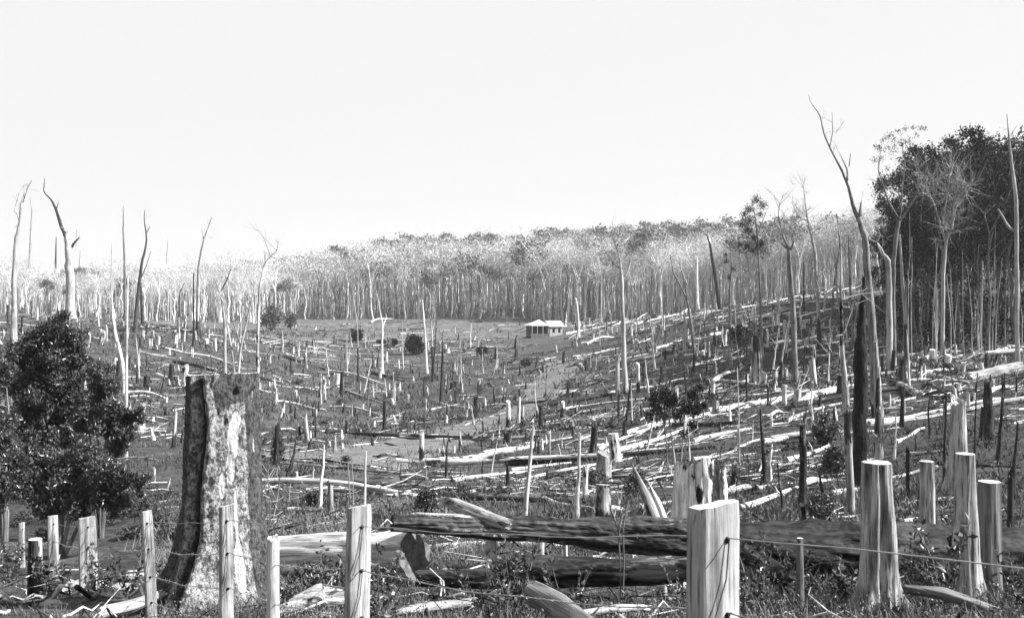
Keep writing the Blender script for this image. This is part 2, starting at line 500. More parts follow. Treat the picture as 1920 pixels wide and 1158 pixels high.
def near_words(x, y):
    b = min(LM, key=lambda l: (l[0] - x) ** 2 + 1.6 * (l[1] - y) ** 2)
    dx, dy = x - b[0], y - b[1]
    if abs(dx) < 45 and abs(dy) < 28: r = 'beside'
    elif dy < -28 and abs(dy) > abs(dx) * .4: r = 'uphill of'
    elif dy > 28 and abs(dy) > abs(dx) * .4: r = 'downhill of'
    elif abs(dx) < 120: r = 'a few paces from'
    else: r = 'some way across from'
    return r + ' ' + b[2]

# ------------------------------------------------------------------ stumps, snags and logs: one of each kind first
def stump_mesh(name, Rr, H, mats, seed, n=26, m=13, flare=.7, fh=.22, lobes=4, top='flat', jag=.2, rough=.09, taper=.12, slant=.0, hollow=False):
    rs = np.random.RandomState(seed)
    mb = MB()
    z = -.25 * H * 0 - .22 * Rr * 2 + (H + .22 * Rr * 2) * np.linspace(0, 1, m) ** 1.5
    an = np.arange(n) / n * 2 * math.pi
    ph = rs.rand() * 6.28
    V = np.zeros((m, n, 3))
    c, s = np.cos(an), np.sin(an)
    lob = .25 + .95 * np.maximum(0, np.cos(an * lobes * .5 + ph + .6 * np.sin(an + ph))) ** 2
    topo = np.zeros(n)
    if top == 'jag':
        topo = jag * (.5 + .5 * vn(np.stack([c * 1.2 + seed, s * 1.2, c * 0], 1), seed) + .45 * rs.rand(n))
    elif top == 'slant':
        topo = jag * (c * math.cos(ph) + s * math.sin(ph) + .15 * rs.randn(n) * 0.5)
    topo += slant * c
    for k in range(m):
        t = max(0, z[k])
        r = Rr * (1 + taper * (1 - t / H) + flare * math.exp(-t / (fh)) * lob)
        r = r * (1 + rough * fbm(np.stack([c * 2.2, s * 2.2, np.full(n, z[k] * 1.1)], 1), seed, 3)) * (1 + rough * .6 * vn(np.stack([c * 5, s * 5, np.full(n, z[k] * .5)], 1), seed + 1))
        w = smooth01((t / H - .35) / .65)
        V[k, :, 0] = c * r; V[k, :, 1] = s * r; V[k, :, 2] = z[k] + topo * w
    i = np.arange(m - 1)[:, None] * n; j = np.arange(n)[None]; j2 = (j + 1) % n
    mb.add(V.reshape(-1, 3), np.stack([i + j, i + j2, i + n + j2, i + n + j], -1).reshape(-1, 4), 0)
    a = V[-1]; cen = a.mean(0)
    if hollow:
        b = cen + (a - cen) * .72; b[:, 2] -= .02
        d = cen + (a - cen) * .6; d[:, 2] = H * .45
        jj = np.arange(n)
        mb.add(np.concatenate([a, b]), np.stack([jj, (jj + 1) % n, n + (jj + 1) % n, n + jj], 1), 1)
        mb.add(np.concatenate([b, d]), np.stack([jj, (jj + 1) % n, n + (jj + 1) % n, n + jj], 1), 1)
        mb.add(np.concatenate([d, [[0, 0, H * .45]]]), np.stack([jj, (jj + 1) % n, np.full(n, n)], 1), 1)
    else:
        b = cen + (a - cen) * .55
        if top == 'jag': b[:, 2] -= jag * (.1 + .7 * rs.rand(n)); cen = cen + np.array([0, 0, -.2 * jag])
        jj = np.arange(n)
        mb.add(np.concatenate([a, b]), np.stack([jj, (jj + 1) % n, n + (jj + 1) % n, n + jj], 1), 1)
        mb.add(np.concatenate([b, [cen]]), np.stack([jj, (jj + 1) % n, np.full(n, n)], 1), 1)
    return mb.mesh(name, mats)

def snag_mesh(name, Rr, H, mat, seed, n=9, bend=.04, tip=.35, jag=.4, stubs=2):
    rs = np.random.RandomState(seed); mb = MB()
    k = 9; t = np.linspace(0, 1, k) ** 1.2
    bx = bend * H * (np.cumsum(rs.randn(k)) * .3) * t; by = bend * H * (np.cumsum(rs.randn(k)) * .3) * t
    pts = np.stack([bx, by, -.3 + t * (H + .3)], 1)
    rad = Rr * (tip + (1 - tip) * (1 - t) + .45 * np.exp(-t * H / .35))
    add_tube(mb, pts, rad, n, .12, seed, False, True, 0, jag * Rr * 3, lobe=.15)
    for q in range(stubs):
        i = rs.randint(3, k - 1); a = rs.rand() * 6.28; L = H * (.05 + .08 * rs.rand())
        d = np.array([math.cos(a), math.sin(a), .6 + .6 * rs.rand()])
        add_tube(mb, [pts[i], pts[i] + d * L * .5, pts[i] + d * L + np.array([0, 0, L * .1])], [rad[i] * .4, rad[i] * .28, rad[i] * .12], 5, .1, seed + q)
    return mb.mesh(name, [mat])

def log_mesh(name, L, r0, r1, mat, seed, n=10, limbs=2, bend=.02, jag=.5, cap=None, m=11):
    rs = np.random.RandomState(seed); mb = MB()
    t = np.linspace(0, 1, m)
    bx = bend * L * np.sin(t * math.pi * (1 + rs.rand())) * rs.randn(); by = bend * L * np.sin(t * math.pi * (1 + rs.rand())) * rs.randn() * .5
    pts = np.stack([bx, by, t * L], 1)
    rad = (r0 + (r1 - r0) * t) * (1 + .06 * rs.randn(m))
    add_tube(mb, pts, rad, n, .13, seed, True, True, jag * r0, jag * r1 * 2, capmat=(1 if cap else 0), lobe=.15)
    for q in range(limbs):
        i = rs.randint(m // 2, m - 1); a = rs.rand() * 6.28; Lb = L * (.05 + .14 * rs.rand())
        d = np.array([math.cos(a), math.sin(a), .9])
        p1 = pts[i] + d * Lb * .5; p2 = pts[i] + d * Lb + rs.randn(3) * Lb * .12
        add_tube(mb, [pts[i], p1, p2], [rad[i] * .45, rad[i] * .3, rad[i] * .1], 5, .1, seed + q)
    return mb.mesh(name, [mat] + ([cap] if cap else []))

ST = {}   # stump kinds: words, mesh, radius, height
def reg(key, desc, me, Rr, H): ST.setdefault(key, []).append((desc, me, Rr, H))
for k in range(3):
    reg('pale', ['knee-high sawn pale stump', 'weathered pale stump with spread roots', 'low pale stump with a level top'][k], stump_mesh('stump', .3, .75 + .25 * k, [M['pale_patch'], M['sawn']], 20 + k, top='flat', lobes=3 + k), .3, .75 + .25 * k)
    reg('pale', ['pale stump with a splintered top', 'tall jagged pale stump', 'broken pale stump with torn edges'][k], stump_mesh('stump', .27, 1.0 + .45 * k, [M['pale_patch'], M['pale']], 30 + k, top='jag', jag=.35 + .2 * k, lobes=4), .27, 1.0 + .45 * k)
    reg('base', ['pale stump blackened at the foot', 'slim white stump with a scorched foot', 'white stump burnt around its roots'][k], stump_mesh('stump', .24, 1.3 + .4 * k, [M['base'], M['sawn']], 40 + k, top='slant', jag=.08, lobes=5, flare=.9), .24, 1.3 + .4 * k)
    reg('half', ['half-burnt grey stump', 'patchy burnt stump with a slanting top', 'burnt stump with grey streaks'][k], stump_mesh('stump', .3, .9 + .3 * k, [M['half'], M['half']], 50 + k, top='slant' if k else 'jag', jag=.16, lobes=5), .3, .9 + .3 * k)
    reg('char', ['charred black stump', 'ragged charred stump', 'squat charred stump with splayed roots'][k], stump_mesh('stump', .3, .8 + .35 * k, [M['char'], M['char']], 60 + k, top='jag', jag=.3, lobes=4, flare=1.0), .3, .8 + .35 * k)
SN = {}
for k in range(4):
    SN.setdefault('pale', []).append((['slim white dead pole', 'crooked white dead pole', 'bleached snapped pole', 'pale leaning pole'][k], snag_mesh('dead_pole', .1, 3.2 + k * .8, M['pale'], 70 + k, stubs=k), .1, 3.2 + k * .8))
    SN.setdefault('base', []).append((['white pole burnt black at the foot', 'pale snapped trunk with a black foot', 'bleached pole above a scorched base', 'pale spar scorched low down'][k], snag_mesh('dead_pole', .11, 3.6 + k * .9, M['base'], 80 + k, stubs=k), .11, 3.6 + k * .9))
    SN.setdefault('char', []).append((['charred upright pole', 'black broken spar', 'thin black burnt pole', 'crooked charred spar'][k], snag_mesh('dead_pole', .12, 2.6 + k * .8, M['char'], 90 + k, stubs=k), .12, 2.6 + k * .8))
for k in range(4):
    SN.setdefault('half', []).append((['half-burnt pole', 'grey pole with black scars', 'patchy burnt spar', 'streaky half-charred spar'][k], snag_mesh('dead_pole', .11, 3. + k * .8, M['half'], 95 + k, stubs=k), .11, 3. + k * .8))
LG = {}
for k in range(4):
    LG.setdefault('pale', []).append((['long bleached log', 'bleached log with stub branches', 'straight white log', 'bent grey-white log'][k], log_mesh('fallen_log', 9, .22, .10, M['pale'], 100 + k, limbs=k + 1, bend=.02 + .012 * k), 9, .22))
    LG.setdefault('patch', []).append((['pale log with scorched patches', 'scorched white log', 'blotchy half-bleached log', 'weathered log with black scars'][k], log_mesh('fallen_log', 9, .25, .12, M['pale_patch'], 110 + k, limbs=k, bend=.02), 9, .25))
    LG.setdefault('half', []).append((['half-burnt log', 'grey log burnt along one side', 'partly burnt branching log', 'dull half-charred log'][k], log_mesh('fallen_log', 8, .26, .13, M['half'], 120 + k, limbs=k + 1, bend=.03), 8, .26))
    LG.setdefault('char', []).append((['charred log', 'heavy black log', 'crooked charred log', 'blackened log with a broken end'][k], log_mesh('fallen_log', 8, .27, .15, M['char'], 130 + k, limbs=k, bend=.025), 8, .27))

G_ST, G_SN, G_LG = 'stumps across the clearing', 'dead poles standing in the clearing', 'logs felled across the clearing'
used = {}
def short_label(d, w):
    t = (d + ' ' + w).split()
    if len(t) > 16: t = (d.replace(' with a level top', '').replace(' with spread roots', '').replace(' with splayed roots', '') + ' ' + w).split()
    if len(t) > 16: t = (' '.join(d.split()[:3]) + ' ' + w).split()
    return ' '.join(t)
def put_stump(p, H=None, Rr=None, kind='pale', k=None, name='stump', tab=ST, grp=G_ST, label=None, cat='stump', lean=.05, rng=R):
    L = tab[kind]; d, me, r0, h0 = L[rng.randint(len(L))] if k is None else L[k % len(L)]
    sh = (H / h0) if H else .8 + .5 * rng.rand()
    sr = (Rr / r0) if Rr else sh * (.8 + .4 * rng.rand())
    x, y = 960 + p.x / p.y * F, CY - (p.z + (H or h0) * .3) / p.y * F
    o = link(name, me, p, (rng.randn() * lean, rng.randn() * lean, rng.rand() * 6.28), (sr, sr * (.9 + .2 * rng.rand()), sh))
    tag(o, label or short_label(d, near_words(x, y)), cat, grp)
    return o
def put_log(p, q, r=None, kind='pale', k=None, label=None, rng=R):
    L = LG[kind]; d, me, l0, r0 = L[rng.randint(len(L))] if k is None else L[k % len(L)]
    v = q - p; ln = v.length
    r = r or r0 * ln / l0
    m = Matrix.Rotation(rng.rand() * 6.28, 4, 'Z')
    rot = (v.to_track_quat('Z', 'Y').to_matrix().to_4x4() @ m).to_euler()
    o = link('fallen_log', me, p, rot, (r / r0, r / r0, ln / l0))
    c = (p + q) / 2
    tag(o, label or short_label(d, near_words(960 + c.x / c.y * F, CY - c.z / c.y * F)), 'log', G_LG)
    return o

# logs the photograph shows clearly: ends in the photograph, thickness, kind
HL = """1010 765 1152 740 11 char|1142 742 1205 728 8 pale|822 872 962 852 19 patch|905 858 1010 838 14 patch|850 903 1000 884 8 pale|960 884 1075 868 8 pale|1122 846 1268 786 8 patch
1300 865 1432 831 10 pale|1430 832 1502 817 12 patch|1262 800 1392 796 10 char|1336 721 1392 690 9 pale|1170 684 1292 652 11 char|1175 676 1260 660 6 pale|1290 650 1400 622 8 half
1468 737 1560 729 7 patch|1555 730 1642 721 7 pale|1440 786 1482 770 7 pale|1475 792 1585 755 8 patch|1725 705 1822 719 10 pale|1735 676 1802 667 9 pale|1850 742 1915 722 10 pale
1760 775 1832 752 8 half|1675 755 1760 733 5 pale|1388 958 1500 914 13 pale|1498 915 1562 899 15 pale|1474 868 1552 842 12 pale|1352 932 1462 909 14 half|1560 930 1640 915 12 patch
1500 842 1600 812 9 char|1640 900 1760 880 9 pale|1680 832 1735 806 9 pale|1700 855 1790 848 10 patch|1760 870 1910 880 9 half|1690 985 1770 975 10 pale|1700 950 1800 935 8 half
215 622 300 618 9 char|255 614 365 634 9 half|310 655 382 671 5 pale|355 684 420 696 4 pale|240 738 345 752 6 pale|244 724 262 736 4 pale|235 708 300 712 3 pale|500 860 572 866 8 patch
540 672 610 694 5 char|612 697 742 722 5 pale|530 727 612 735 5 half|490 713 518 717 7 char|620 765 762 786 5 pale|564 784 592 796 5 patch|770 789 880 785 8 char|822 756 892 771 5 pale
612 812 700 804 7 char|722 834 762 842 6 char|662 838 706 830 4 pale|500 916 662 926 8 pale|660 926 770 918 9 char|740 932 792 920 7 half|595 700 660 706 4 half|700 860 800 862 7 half
640 730 720 758 5 patch|560 845 640 850 6 half|780 868 830 878 6 char|805 770 860 758 4 pale|870 800 960 770 5 half|690 700 760 715 6 char|515 755 610 768 6 patch|540 960 640 962 6 pale
1060 804 1160 796 6 char|985 800 1080 806 7 char|960 825 1010 822 6 pale|985 835 1080 822 7 patch|1085 880 1150 872 6 char|1020 940 1115 962 13 pale|1112 962 1200 955 12 pale|1198 955 1290 944 14 pale
1040 900 1130 905 5 patch|1140 880 1240 868 6 half|1210 905 1290 886 7 pale|1160 915 1240 905 6 patch|870 915 940 905 7 char|760 905 860 898 9 char|880 925 960 915 6 half|1100 648 1180 628 6 pale
1075 672 1160 655 6 patch|1060 690 1120 680 6 half|1190 610 1290 586 5 pale|1180 630 1290 606 6 char|1280 600 1350 584 4 pale|1060 628 1180 605 5 pale|1330 630 1400 612 6 patch|1400 600 1500 578 6 pale
1420 622 1520 600 7 patch|1500 598 1600 572 6 pale|1440 650 1560 628 7 half|1480 660 1590 640 6 patch|1390 578 1500 552 4 pale|1500 560 1600 535 5 pale|1400 668 1470 655 8 char|1290 690 1370 668 6 pale
1180 710 1260 695 7 char|1200 730 1290 712 6 pale|1290 745 1380 725 7 half|1390 745 1470 735 6 patch|1310 782 1420 760 6 pale|1210 795 1240 788 5 pale|1110 790 1180 768 5 pale|1060 770 1130 758 7 pale
1160 830 1230 806 5 char|1230 835 1300 818 6 half|1380 810 1450 800 8 char|1440 850 1480 840 7 half|1740 720 1800 760 7 char|1640 690 1720 660 6 char|1560 690 1640 700 5 half|1710 690 1740 705 9 char
1230 655 1300 630 5 pale|1310 655 1390 640 5 half|1340 598 1420 580 4 patch|1130 655 1200 640 7 char|1000 665 1080 650 5 char|940 685 1010 672 5 char|900 665 960 655 5 char|560 640 640 650 4 pale|600 621 662 618 4 char|695 607 741 595 4 pale|720 607 762 603 3 char|750 620 797 616 4 char|765 611 825 601 3 char|872 593 902 592 4 char|880 603 905 606 3 char|640 612 668 608 3 half"""
for row in HL.replace('\n', '|').split('|'):
    a = row.split(); x0, y0, x1, y1, w = map(float, a[:5])
    p, q = at(x0, y0), at(x1, y1)
    if abs(p.y - q.y) > .45 * p.y:   # keep the far end on this side of a crest
        q = Vector(((x1 - 960) / F * p.y * 1.1, p.y * 1.1, 0)); q.z = g1(q.x, q.y)
    D = (p.y + q.y) / 2; r = max(.07, w * .5 * D / F)
    p.z += r * .7; q.z += r * .5
    mid = (p + q) / 2; dz = g1(mid.x, mid.y) - mid.z
    if dz > 0: p.z += dz; q.z += dz
    put_log(p, q, r, a[5])

# stumps and poles the photograph shows clearly: base x, base y, top y, width, kind, s(tump)/p(ole)
HS = """790 872 811 11 base s 0|953 806 752 11 base s 1|1111 857 805 17 char s 2|889 800 760 5 pale p 0|721 812 764 9 char s 1|1054 784 753 9 base s 0|1158 740 672 10 half s 1|1197 736 680 8 base s 2
1206 716 682 6 char p 1|1284 666 614 11 pale s 5|1228 696 604 5 pale p 0|1105 610 596 4 pale s 4|1097 927 884 13 pale s 5|1378 908 864 15 half s 1|952 912 878 9 char s 0|752 918 868 7 char p 1
620 962 904 14 half s 1|325 838 768 8 base s 0|303 742 690 5 char p 2|640 744 706 10 char s 1|518 872 808 12 char s 1|983 975 798 12 pale p 0|1082 975 812 11 pale p 1|1432 908 768 12 char p 1
1444 906 834 9 pale p 0|1505 985 948 17 half s 0|1468 960 868 7 char p 2|1677 862 774 5 pale p 2|1744 822 740 6 char p 3|1826 905 700 5 char p 0|1650 868 690 17 half p 1
1386 872 690 4 pale p 0|1160 786 748 6 char s 1|1181 772 756 5 char s 0|1030 858 810 6 half s 1|1420 722 640 24 half s 4|1387 866 850 6 char s 0|827 758 622 8 char p 0|812 715 600 4 char p 2
866 732 668 3 pale p 2|882 646 608 3 pale p 0|738 752 698 4 pale p 0|689 760 700 3 half p 1|707 688 655 4 char p 1|614 705 642 3 pale p 1|651 704 628 3 pale p 0|699 690 645 3 char p 0
756 694 604 3 pale p 2|672 714 655 4 char p 1|632 725 700 12 pale s 4|615 705 690 5 pale s 1|725 680 660 6 pale s 4|1293 868 778 4 pale p 0|1196 920 890 7 pale s 0|557 905 882 8 pale s 0
586 896 872 4 pale p 2|850 700 680 5 char p 1|930 672 655 8 char s 1|968 670 640 6 char s 0|975 705 690 5 char s 1|1005 690 668 5 char p 1|945 700 680 6 half s 0|1018 700 685 5 char s 0
1060 612 585 4 pale p 2|1137 628 578 3 half p 0|1127 606 520 3 pale p 1|1245 620 590 4 pale s 4|1218 628 600 4 pale s 1|1320 600 575 4 pale s 3|1190 590 560 4 pale p 2|1210 592 540 3 pale p 0
1265 640 612 4 half p 1|1330 668 640 5 pale s 4|1355 650 612 5 pale p 0|1370 690 660 8 half s 1|1300 700 672 6 char s 0|1240 712 690 6 char s 2|1255 735 712 5 half s 0|1330 745 712 6 char p 1
1400 752 712 5 char s 1|1440 760 722 6 half s 1|1390 640 605 6 pale s 3|1415 605 575 6 pale s 4|1450 610 580 5 pale p 2|1470 640 600 6 pale s 4|1500 600 560 5 pale p 0|1520 640 600 6 half s 0
1545 585 545 5 pale p 2|1560 640 600 5 pale p 1|1530 710 680 5 char s 0|1490 716 690 6 char s 1|1575 690 660 7 char s 0|1590 650 600 5 pale p 3|1480 570 545 3 pale p 1|1440 575 550 3 pale s 4
100 650 620 7 half s 4|120 640 612 5 half p 1|40 625 600 5 char s 0|70 600 575 4 pale s 4|15 610 580 5 char s 1|200 640 618 4 pale s 1|150 668 640 4 char p 2|185 612 588 4 pale s 0
330 720 704 13 pale s 0|340 660 630 3 char p 0|275 690 660 3 char p 1|390 640 612 4 half p 0|290 905 882 5 pale s 3|315 915 895 4 pale p 1|250 800 770 4 half p 0|360 668 650 4 pale p 2
500 690 655 4 half p 0|530 660 620 3 pale p 2|560 668 640 4 pale s 4|590 660 636 3 pale p 1|545 700 680 4 char s 1|575 690 665 3 pale p 1|600 745 722 4 char s 0|660 780 762 4 pale s 1
670 800 780 4 char p 1|905 850 815 4 char p 1|935 820 795 4 pale p 0|1000 820 795 5 pale s 1|1010 850 830 7 char s 2|845 830 808 5 char p 3|985 900 870 4 half p 0|1025 905 885 5 char s 0
905 898 862 5 char p 1|800 900 880 4 pale p 1|860 935 905 4 char p 1|928 760 735 5 char s 0|895 780 765 4 char s 1|975 762 735 6 char s 1|1065 745 722 6 char s 1|1085 725 700 4 half p 0
1770 700 640 4 char p 1|1718 850 815 5 char p 0|1770 822 760 7 half s 4|1690 720 690 10 char s 2|1655 700 672 8 char s 1|1880 780 700 7 char p 1|1905 745 690 5 half p 0|1815 770 742 8 pale s 3
1795 740 718 14 pale s 4|1850 700 668 8 char s 1|1540 830 800 6 char s 0|1600 800 770 7 half s 4|1580 760 728 5 pale p 2|1380 790 770 4 half s 0|1350 812 795 5 char s 1|1100 750 735 5 char s 1
1772 905 742 8 char p 1|1872 870 705 9 char p 2|1900 935 792 10 char p 1|1702 935 858 9 char s 1|1552 965 882 9 char p 3|1722 960 875 7 char p 0|1640 960 880 12 char s 2|1820 985 900 14 half s 0|1895 1000 905 14 char s 1|1590 880 780 7 half p 2|1690 800 742 8 char s 0|1840 820 770 10 char s 2|785 955 925 4 pale p 2|835 965 935 5 half s 0|570 812 782 4 char p 1|560 760 745 5 half s 1|480 850 815 3 pale p 1|700 745 715 4 pale p 2|770 700 672 3 char p 1|795 745 716 5 char s 0"""
for row in HS.replace('\n', '|').split('|'):
    a = row.split(); x, y, ty, w = map(float, a[:4])
    p = at(x, y)
    H = (y - ty) * p.y / F; r = max(.04, w * .5 * p.y / F)
    p.z -= .03
    if a[5] == 's': put_stump(p, H, r * .72, a[4], int(a[6]), lean=.03)
    else: put_stump(p, H, r * .95, a[4], int(a[6]), 'dead_pole', SN, G_SN, cat='dead pole', lean=.03)

# ------------------------------------------------------------------ dead trees drawn limb by limb
def limb_tree(base, limbs, mat, label, name='dead_tree', cat='dead tree', group='bare dead trees around the clearing', D=None, twigs=0, tl=1.2, seed=0, n=8, leaves=None, mats=None, trunk_label=None):
    p0 = at(*base) if D is None else None
    if D is None: D = p0.y
    else: p0 = Vector(((base[0] - 960) / F * D, D, 0)); p0.z = g1(p0.x, D)
    root = empty(name, p0, label, cat, group)
    rs = np.random.RandomState(seed + 5)
    tips = []
    for li, lb in enumerate(limbs):
        mb = MB()
        P = [px(q[0], q[1], D) - p0 for q in lb]
        dep = rs.randn() * .25 if li else 0.
        L = [0]
        for a, b in zip(P[:-1], P[1:]): L.append(L[-1] + (b - a).length)
        if li == 0:
            P[0] = Vector((P[0].x, 0, -.3))
        P = [p + Vector((0, (dep * l if li else .01 * l * rs.randn()), 0)) for p, l in zip(P, L)]
        # finer course with a little wander
        A = np.array([tuple(p) for p in P]); t = np.arange(len(A)); k = max(6, 4 * (len(A) - 1) + 1); tt = np.linspace(0, len(A) - 1, k)
        B = np.stack([np.interp(tt, t, A[:, c]) for c in range(3)], 1)
        W_ = np.interp(tt, t, [q[2] for q in lb]) * .5 * D / F
        B[1:-1] = (B[:-2] + 2 * B[1:-1] + B[2:]) / 4
        B[1:-1] += rs.randn(k - 2, 3) * W_[1:-1, None] * .09
        if li == 0: W_[0] *= 1.5; W_[1] *= 1.12
        add_tube(mb, B, np.maximum(W_, .008), n, .10, seed + li, False, True, 0, W_[-1] * 2, lobe=.12)
        link('trunk' if li == 0 else 'limb', mb.mesh('limb', [mats[li] if mats else mat]), (0, 0, 0), parent=root)
        i = np.arange(k // 2, k); tips.append(B[i])
    tips = np.concatenate(tips)
    if twigs:
        mb = MB()
        for q in range(twigs):
            s = tips[rs.randint(len(tips))]; d = unit(rs.randn(3) + np.array([0, 0, 1.1]))
            l = tl * (.4 + rs.rand()); e = s + d * l * .5 + rs.randn(3) * l * .08
            add_tube(mb, [s, e, s + d * l + rs.randn(3) * l * .15], [.004 + .012 * tl, .003 + .008 * tl, .002 + .001 * tl], 3, 0, 0, False, False)
            k = 5; add_slivers(mb, np.repeat([e], k, 0) + rs.randn(k, 3) * .05, rs.randn(k, 3) * .7 + d, l * (.3 + .5 * rs.rand(k)), .002 + .010 * tl, rs=rs)
        link('twigs', mb.mesh('twigs', [M['greytwig']]), parent=root)['kind'] = 'stuff'
    if leaves:
        mb = MB(); C = []
        for (lx, ly, rad, cnt) in leaves:
            c = np.array(px(lx, ly, D) - p0); r = rad * D / F
            q = rs.randn(cnt, 3) * r * .42 + c; q[:, 1] += rs.randn(cnt) * r * .3; C.append(q)
        C = np.concatenate(C); add_leaves(mb, C, max(.09, 2.6 * D / F), rs=rs)
        link('foliage', mb.mesh('foliage', [M['leafsky']]), parent=root)
    return root

LT = limb_tree
LT((25, 640), [[(25, 640, 11), (26, 520, 9), (29, 455, 8), (38, 418, 4), (43, 380, 3), (52, 345, 1)], [(38, 418, 3), (30, 400, 2.5), (24, 395, 2), (30, 360, 1.5), (37, 345, 1)], [(43, 380, 2), (55, 355, 1.5), (66, 340, 1)]], M['palebark'], 'slender pale dead tree forking high up at the thicket edge', twigs=14, seed=1)
LT((53, 575), [[(54, 575, 7), (55, 510, 5), (58, 430, 3), (60, 395, 2), (57, 370, 1)]], M['base3'], 'thin dead tree, pale above and black below, on the crest', twigs=10, seed=2)
LT((49, 578), [[(49, 578, 5), (49, 520, 3.5)]], M['char'], 'short black trunk paired with a thin dead tree', seed=3)
LT((102, 572), [[(102, 572, 5), (104, 500, 4), (106, 445, 1.5)]], M['char'], 'black tapering spar standing on the crest before the thick white tree', seed=4)
LT((133, 597), [[(133, 597, 16), (131, 520, 15), (130, 480, 14), (127, 455, 11), (124, 440, 8)], [(124, 446, 7), (115, 425, 6), (106, 395, 4.5), (97, 375, 3), (82, 360, 2), (84, 335, 1)], [(130, 468, 6), (138, 455, 4), (146, 445, 2)], [(106, 392, 2), (110, 380, 1)]], M['palebark'], 'thick white dead tree with one crooked black limb', seed=5, n=12, twigs=6, mats=[M['palebark'], M['char'], M['char'], M['char']])
LT((152, 592), [[(152, 592, 4), (147, 540, 3), (148, 512, 2.5), (152, 470, 1)], [(148, 520, 2), (160, 505, 1)], [(142, 470, 1), (141, 430, 1)]], M['palebark'], 'spindly crooked sapling next to the thick white dead tree', twigs=10, seed=6)
LT((210, 604), [[(210, 604, 4), (209, 560, 3), (209, 455, 1)]], M['palebark'], 'very thin straight white stem on the crest', seed=7)
LT((236, 742), [[(234, 742, 9), (232, 720, 9), (230, 685, 8), (224, 655, 7), (214, 622, 7), (210, 582, 5)]], M['pale'], 'bleached crooked snapped trunk leaning out of the thicket', seed=8, n=10)
LT((236, 862), [[(236, 862, 6), (237, 700, 5), (239, 520, 3)]], M['pale'], 'tall straight white pole rising from the thicket', seed=9)
LT((235, 604), [[(235, 604, 5), (233, 480, 3.5), (231, 430, 2.5), (232, 388, 1)]], M['bark'], 'thin grey spar with a whippy tip behind the white pole', twigs=5, seed=10)
LT((253, 624), [[(253, 624, 8), (258, 560, 7), (265, 500, 5), (276, 450, 3), (271, 412, 2), (272, 395, 1)], [(265, 520, 2), (277, 498, 1.5), (287, 472, 1)], [(276, 435, 1.5), (282, 425, 1)]], M['darkbark'], 'tapering dark dead tree with a hooked tip on the rise', twigs=8, seed=11)
LT((267, 608), [[(267, 608, 5), (266, 560, 5), (264, 530, 2)]], M['char'], 'stout black spar beside the tapering dark tree', seed=12)
LT((313, 594), [[(312, 594, 4), (312, 540, 3), (313, 480, 2), (315, 450, 1)]], M['base3'], 'thin pale tree with a scorched foot on the rise', twigs=6, seed=13)
LT((336, 612), [[(335, 612, 4), (336, 550, 2), (346, 530, 1)]], M['char'], 'thin black sapling bent at the tip on the rise', seed=14)
LT((363, 652), [[(363, 652, 4), (363, 590, 3.5), (363, 512, 2)]], M['char'], 'straight black spar on the rise behind the mottled stump', seed=15)
LT((371, 632), [[(370, 632, 7), (371, 545, 6), (373, 490, 5), (382, 452, 3), (390, 425, 2), (398, 408, 1)], [(382, 450, 2), (379, 428, 1)]], M['base3'], 'pale wavy dead tree forked at the top with a burnt foot', twigs=8, seed=16)
LT((423, 730), [[(423, 730, 8), (422, 640, 6), (421, 600, 6), (415, 555, 4), (402, 522, 1.5)], [(415, 545, 3), (424, 525, 2.5), (430, 505, 1.5)]], M['base3'], 'white dead tree with a dark kinked top just above the mottled stump', seed=17, D=62, twigs=6, mats=[M['palebark'], M['char']])
LT((447, 730), [[(447, 735, 6), (440, 690, 5), (430, 630, 4), (420, 570, 2.5), (408, 548, 1.5)], [(447, 700, 5), (452, 650, 4), (464, 600, 3), (474, 560, 2.5), (480, 530, 1)], [(452, 650, 3), (444, 605, 2), (436, 580, 1)], [(450, 665, 3), (450, 610, 2), (455, 560, 1)], [(464, 600, 2), (458, 580, 1)]], M['palebark'], 'cluster of slim pale stems fanning up above the mottled stump', D=58, seed=18, twigs=16)
LT((484, 800), [[(484, 800, 7), (483, 690, 6), (484, 600, 5), (487, 540, 4), (497, 492, 2.5), (520, 470, 1)]], M['pale_patch'], 'tall thin white tree with black scars rising at the edge of the mottled stump', D=40, seed=19, twigs=8)
LT((717, 702), [[(717, 702, 6), (716, 650, 4), (717, 608, 3.5), (713, 585, 2), (706, 545, 1)], [(717, 612, 3), (722, 600, 2), (724, 590, 1)]], M['farwood'], 'forked white sapling standing in the valley bottom', twigs=10, seed=20)
LT((801, 700), [[(801, 700, 4), (798, 640, 3.5), (794, 590, 3), (792, 562, 1.5)], [(798, 650, 2), (802, 615, 1)]], M['farwood'], 'white dead sapling leaning slightly beyond the round dark bush', twigs=6, seed=21)
LT((812, 716), [[(812, 716, 5), (810, 640, 4), (809, 605, 3), (805, 585, 2), (808, 560, 1.5), (802, 540, 1)], [(810, 622, 2), (815, 600, 1.5), (813, 575, 1)]], M['base3'], 'white sapling with a looped fork above a black stem', twigs=6, seed=22)
LT((672, 716), [[(672, 716, 4), (671, 650, 3), (670, 612, 2.5), (661, 540, 1)]], M['base3'], 'thin leaning tree with a black foot in front of the spiky bush', seed=23)
LT((1085, 632), [[(1085, 632, 5), (1084, 590, 4.5), (1080, 560, 3)], [(1084, 600, 2), (1078, 575, 1.5)]], M['farwood'], 'white broken trunk standing above the hut', seed=24)
LT((1172, 735), [[(1172, 735, 11), (1170, 660, 9), (1168, 600, 8), (1166, 530, 7), (1163, 490, 4), (1159, 470, 2.5), (1150, 452, 1)], [(1166, 528, 4), (1179, 507, 3), (1186, 480, 2), (1190, 460, 1)], [(1164, 505, 3), (1150, 494, 2), (1135, 470, 1)], [(1163, 490, 2), (1170, 465, 1.5), (1168, 445, 1)]], M['palebark'], 'tall forked white dead tree with a spreading bare crown mid slope', twigs=60, tl=2.2, seed=25)
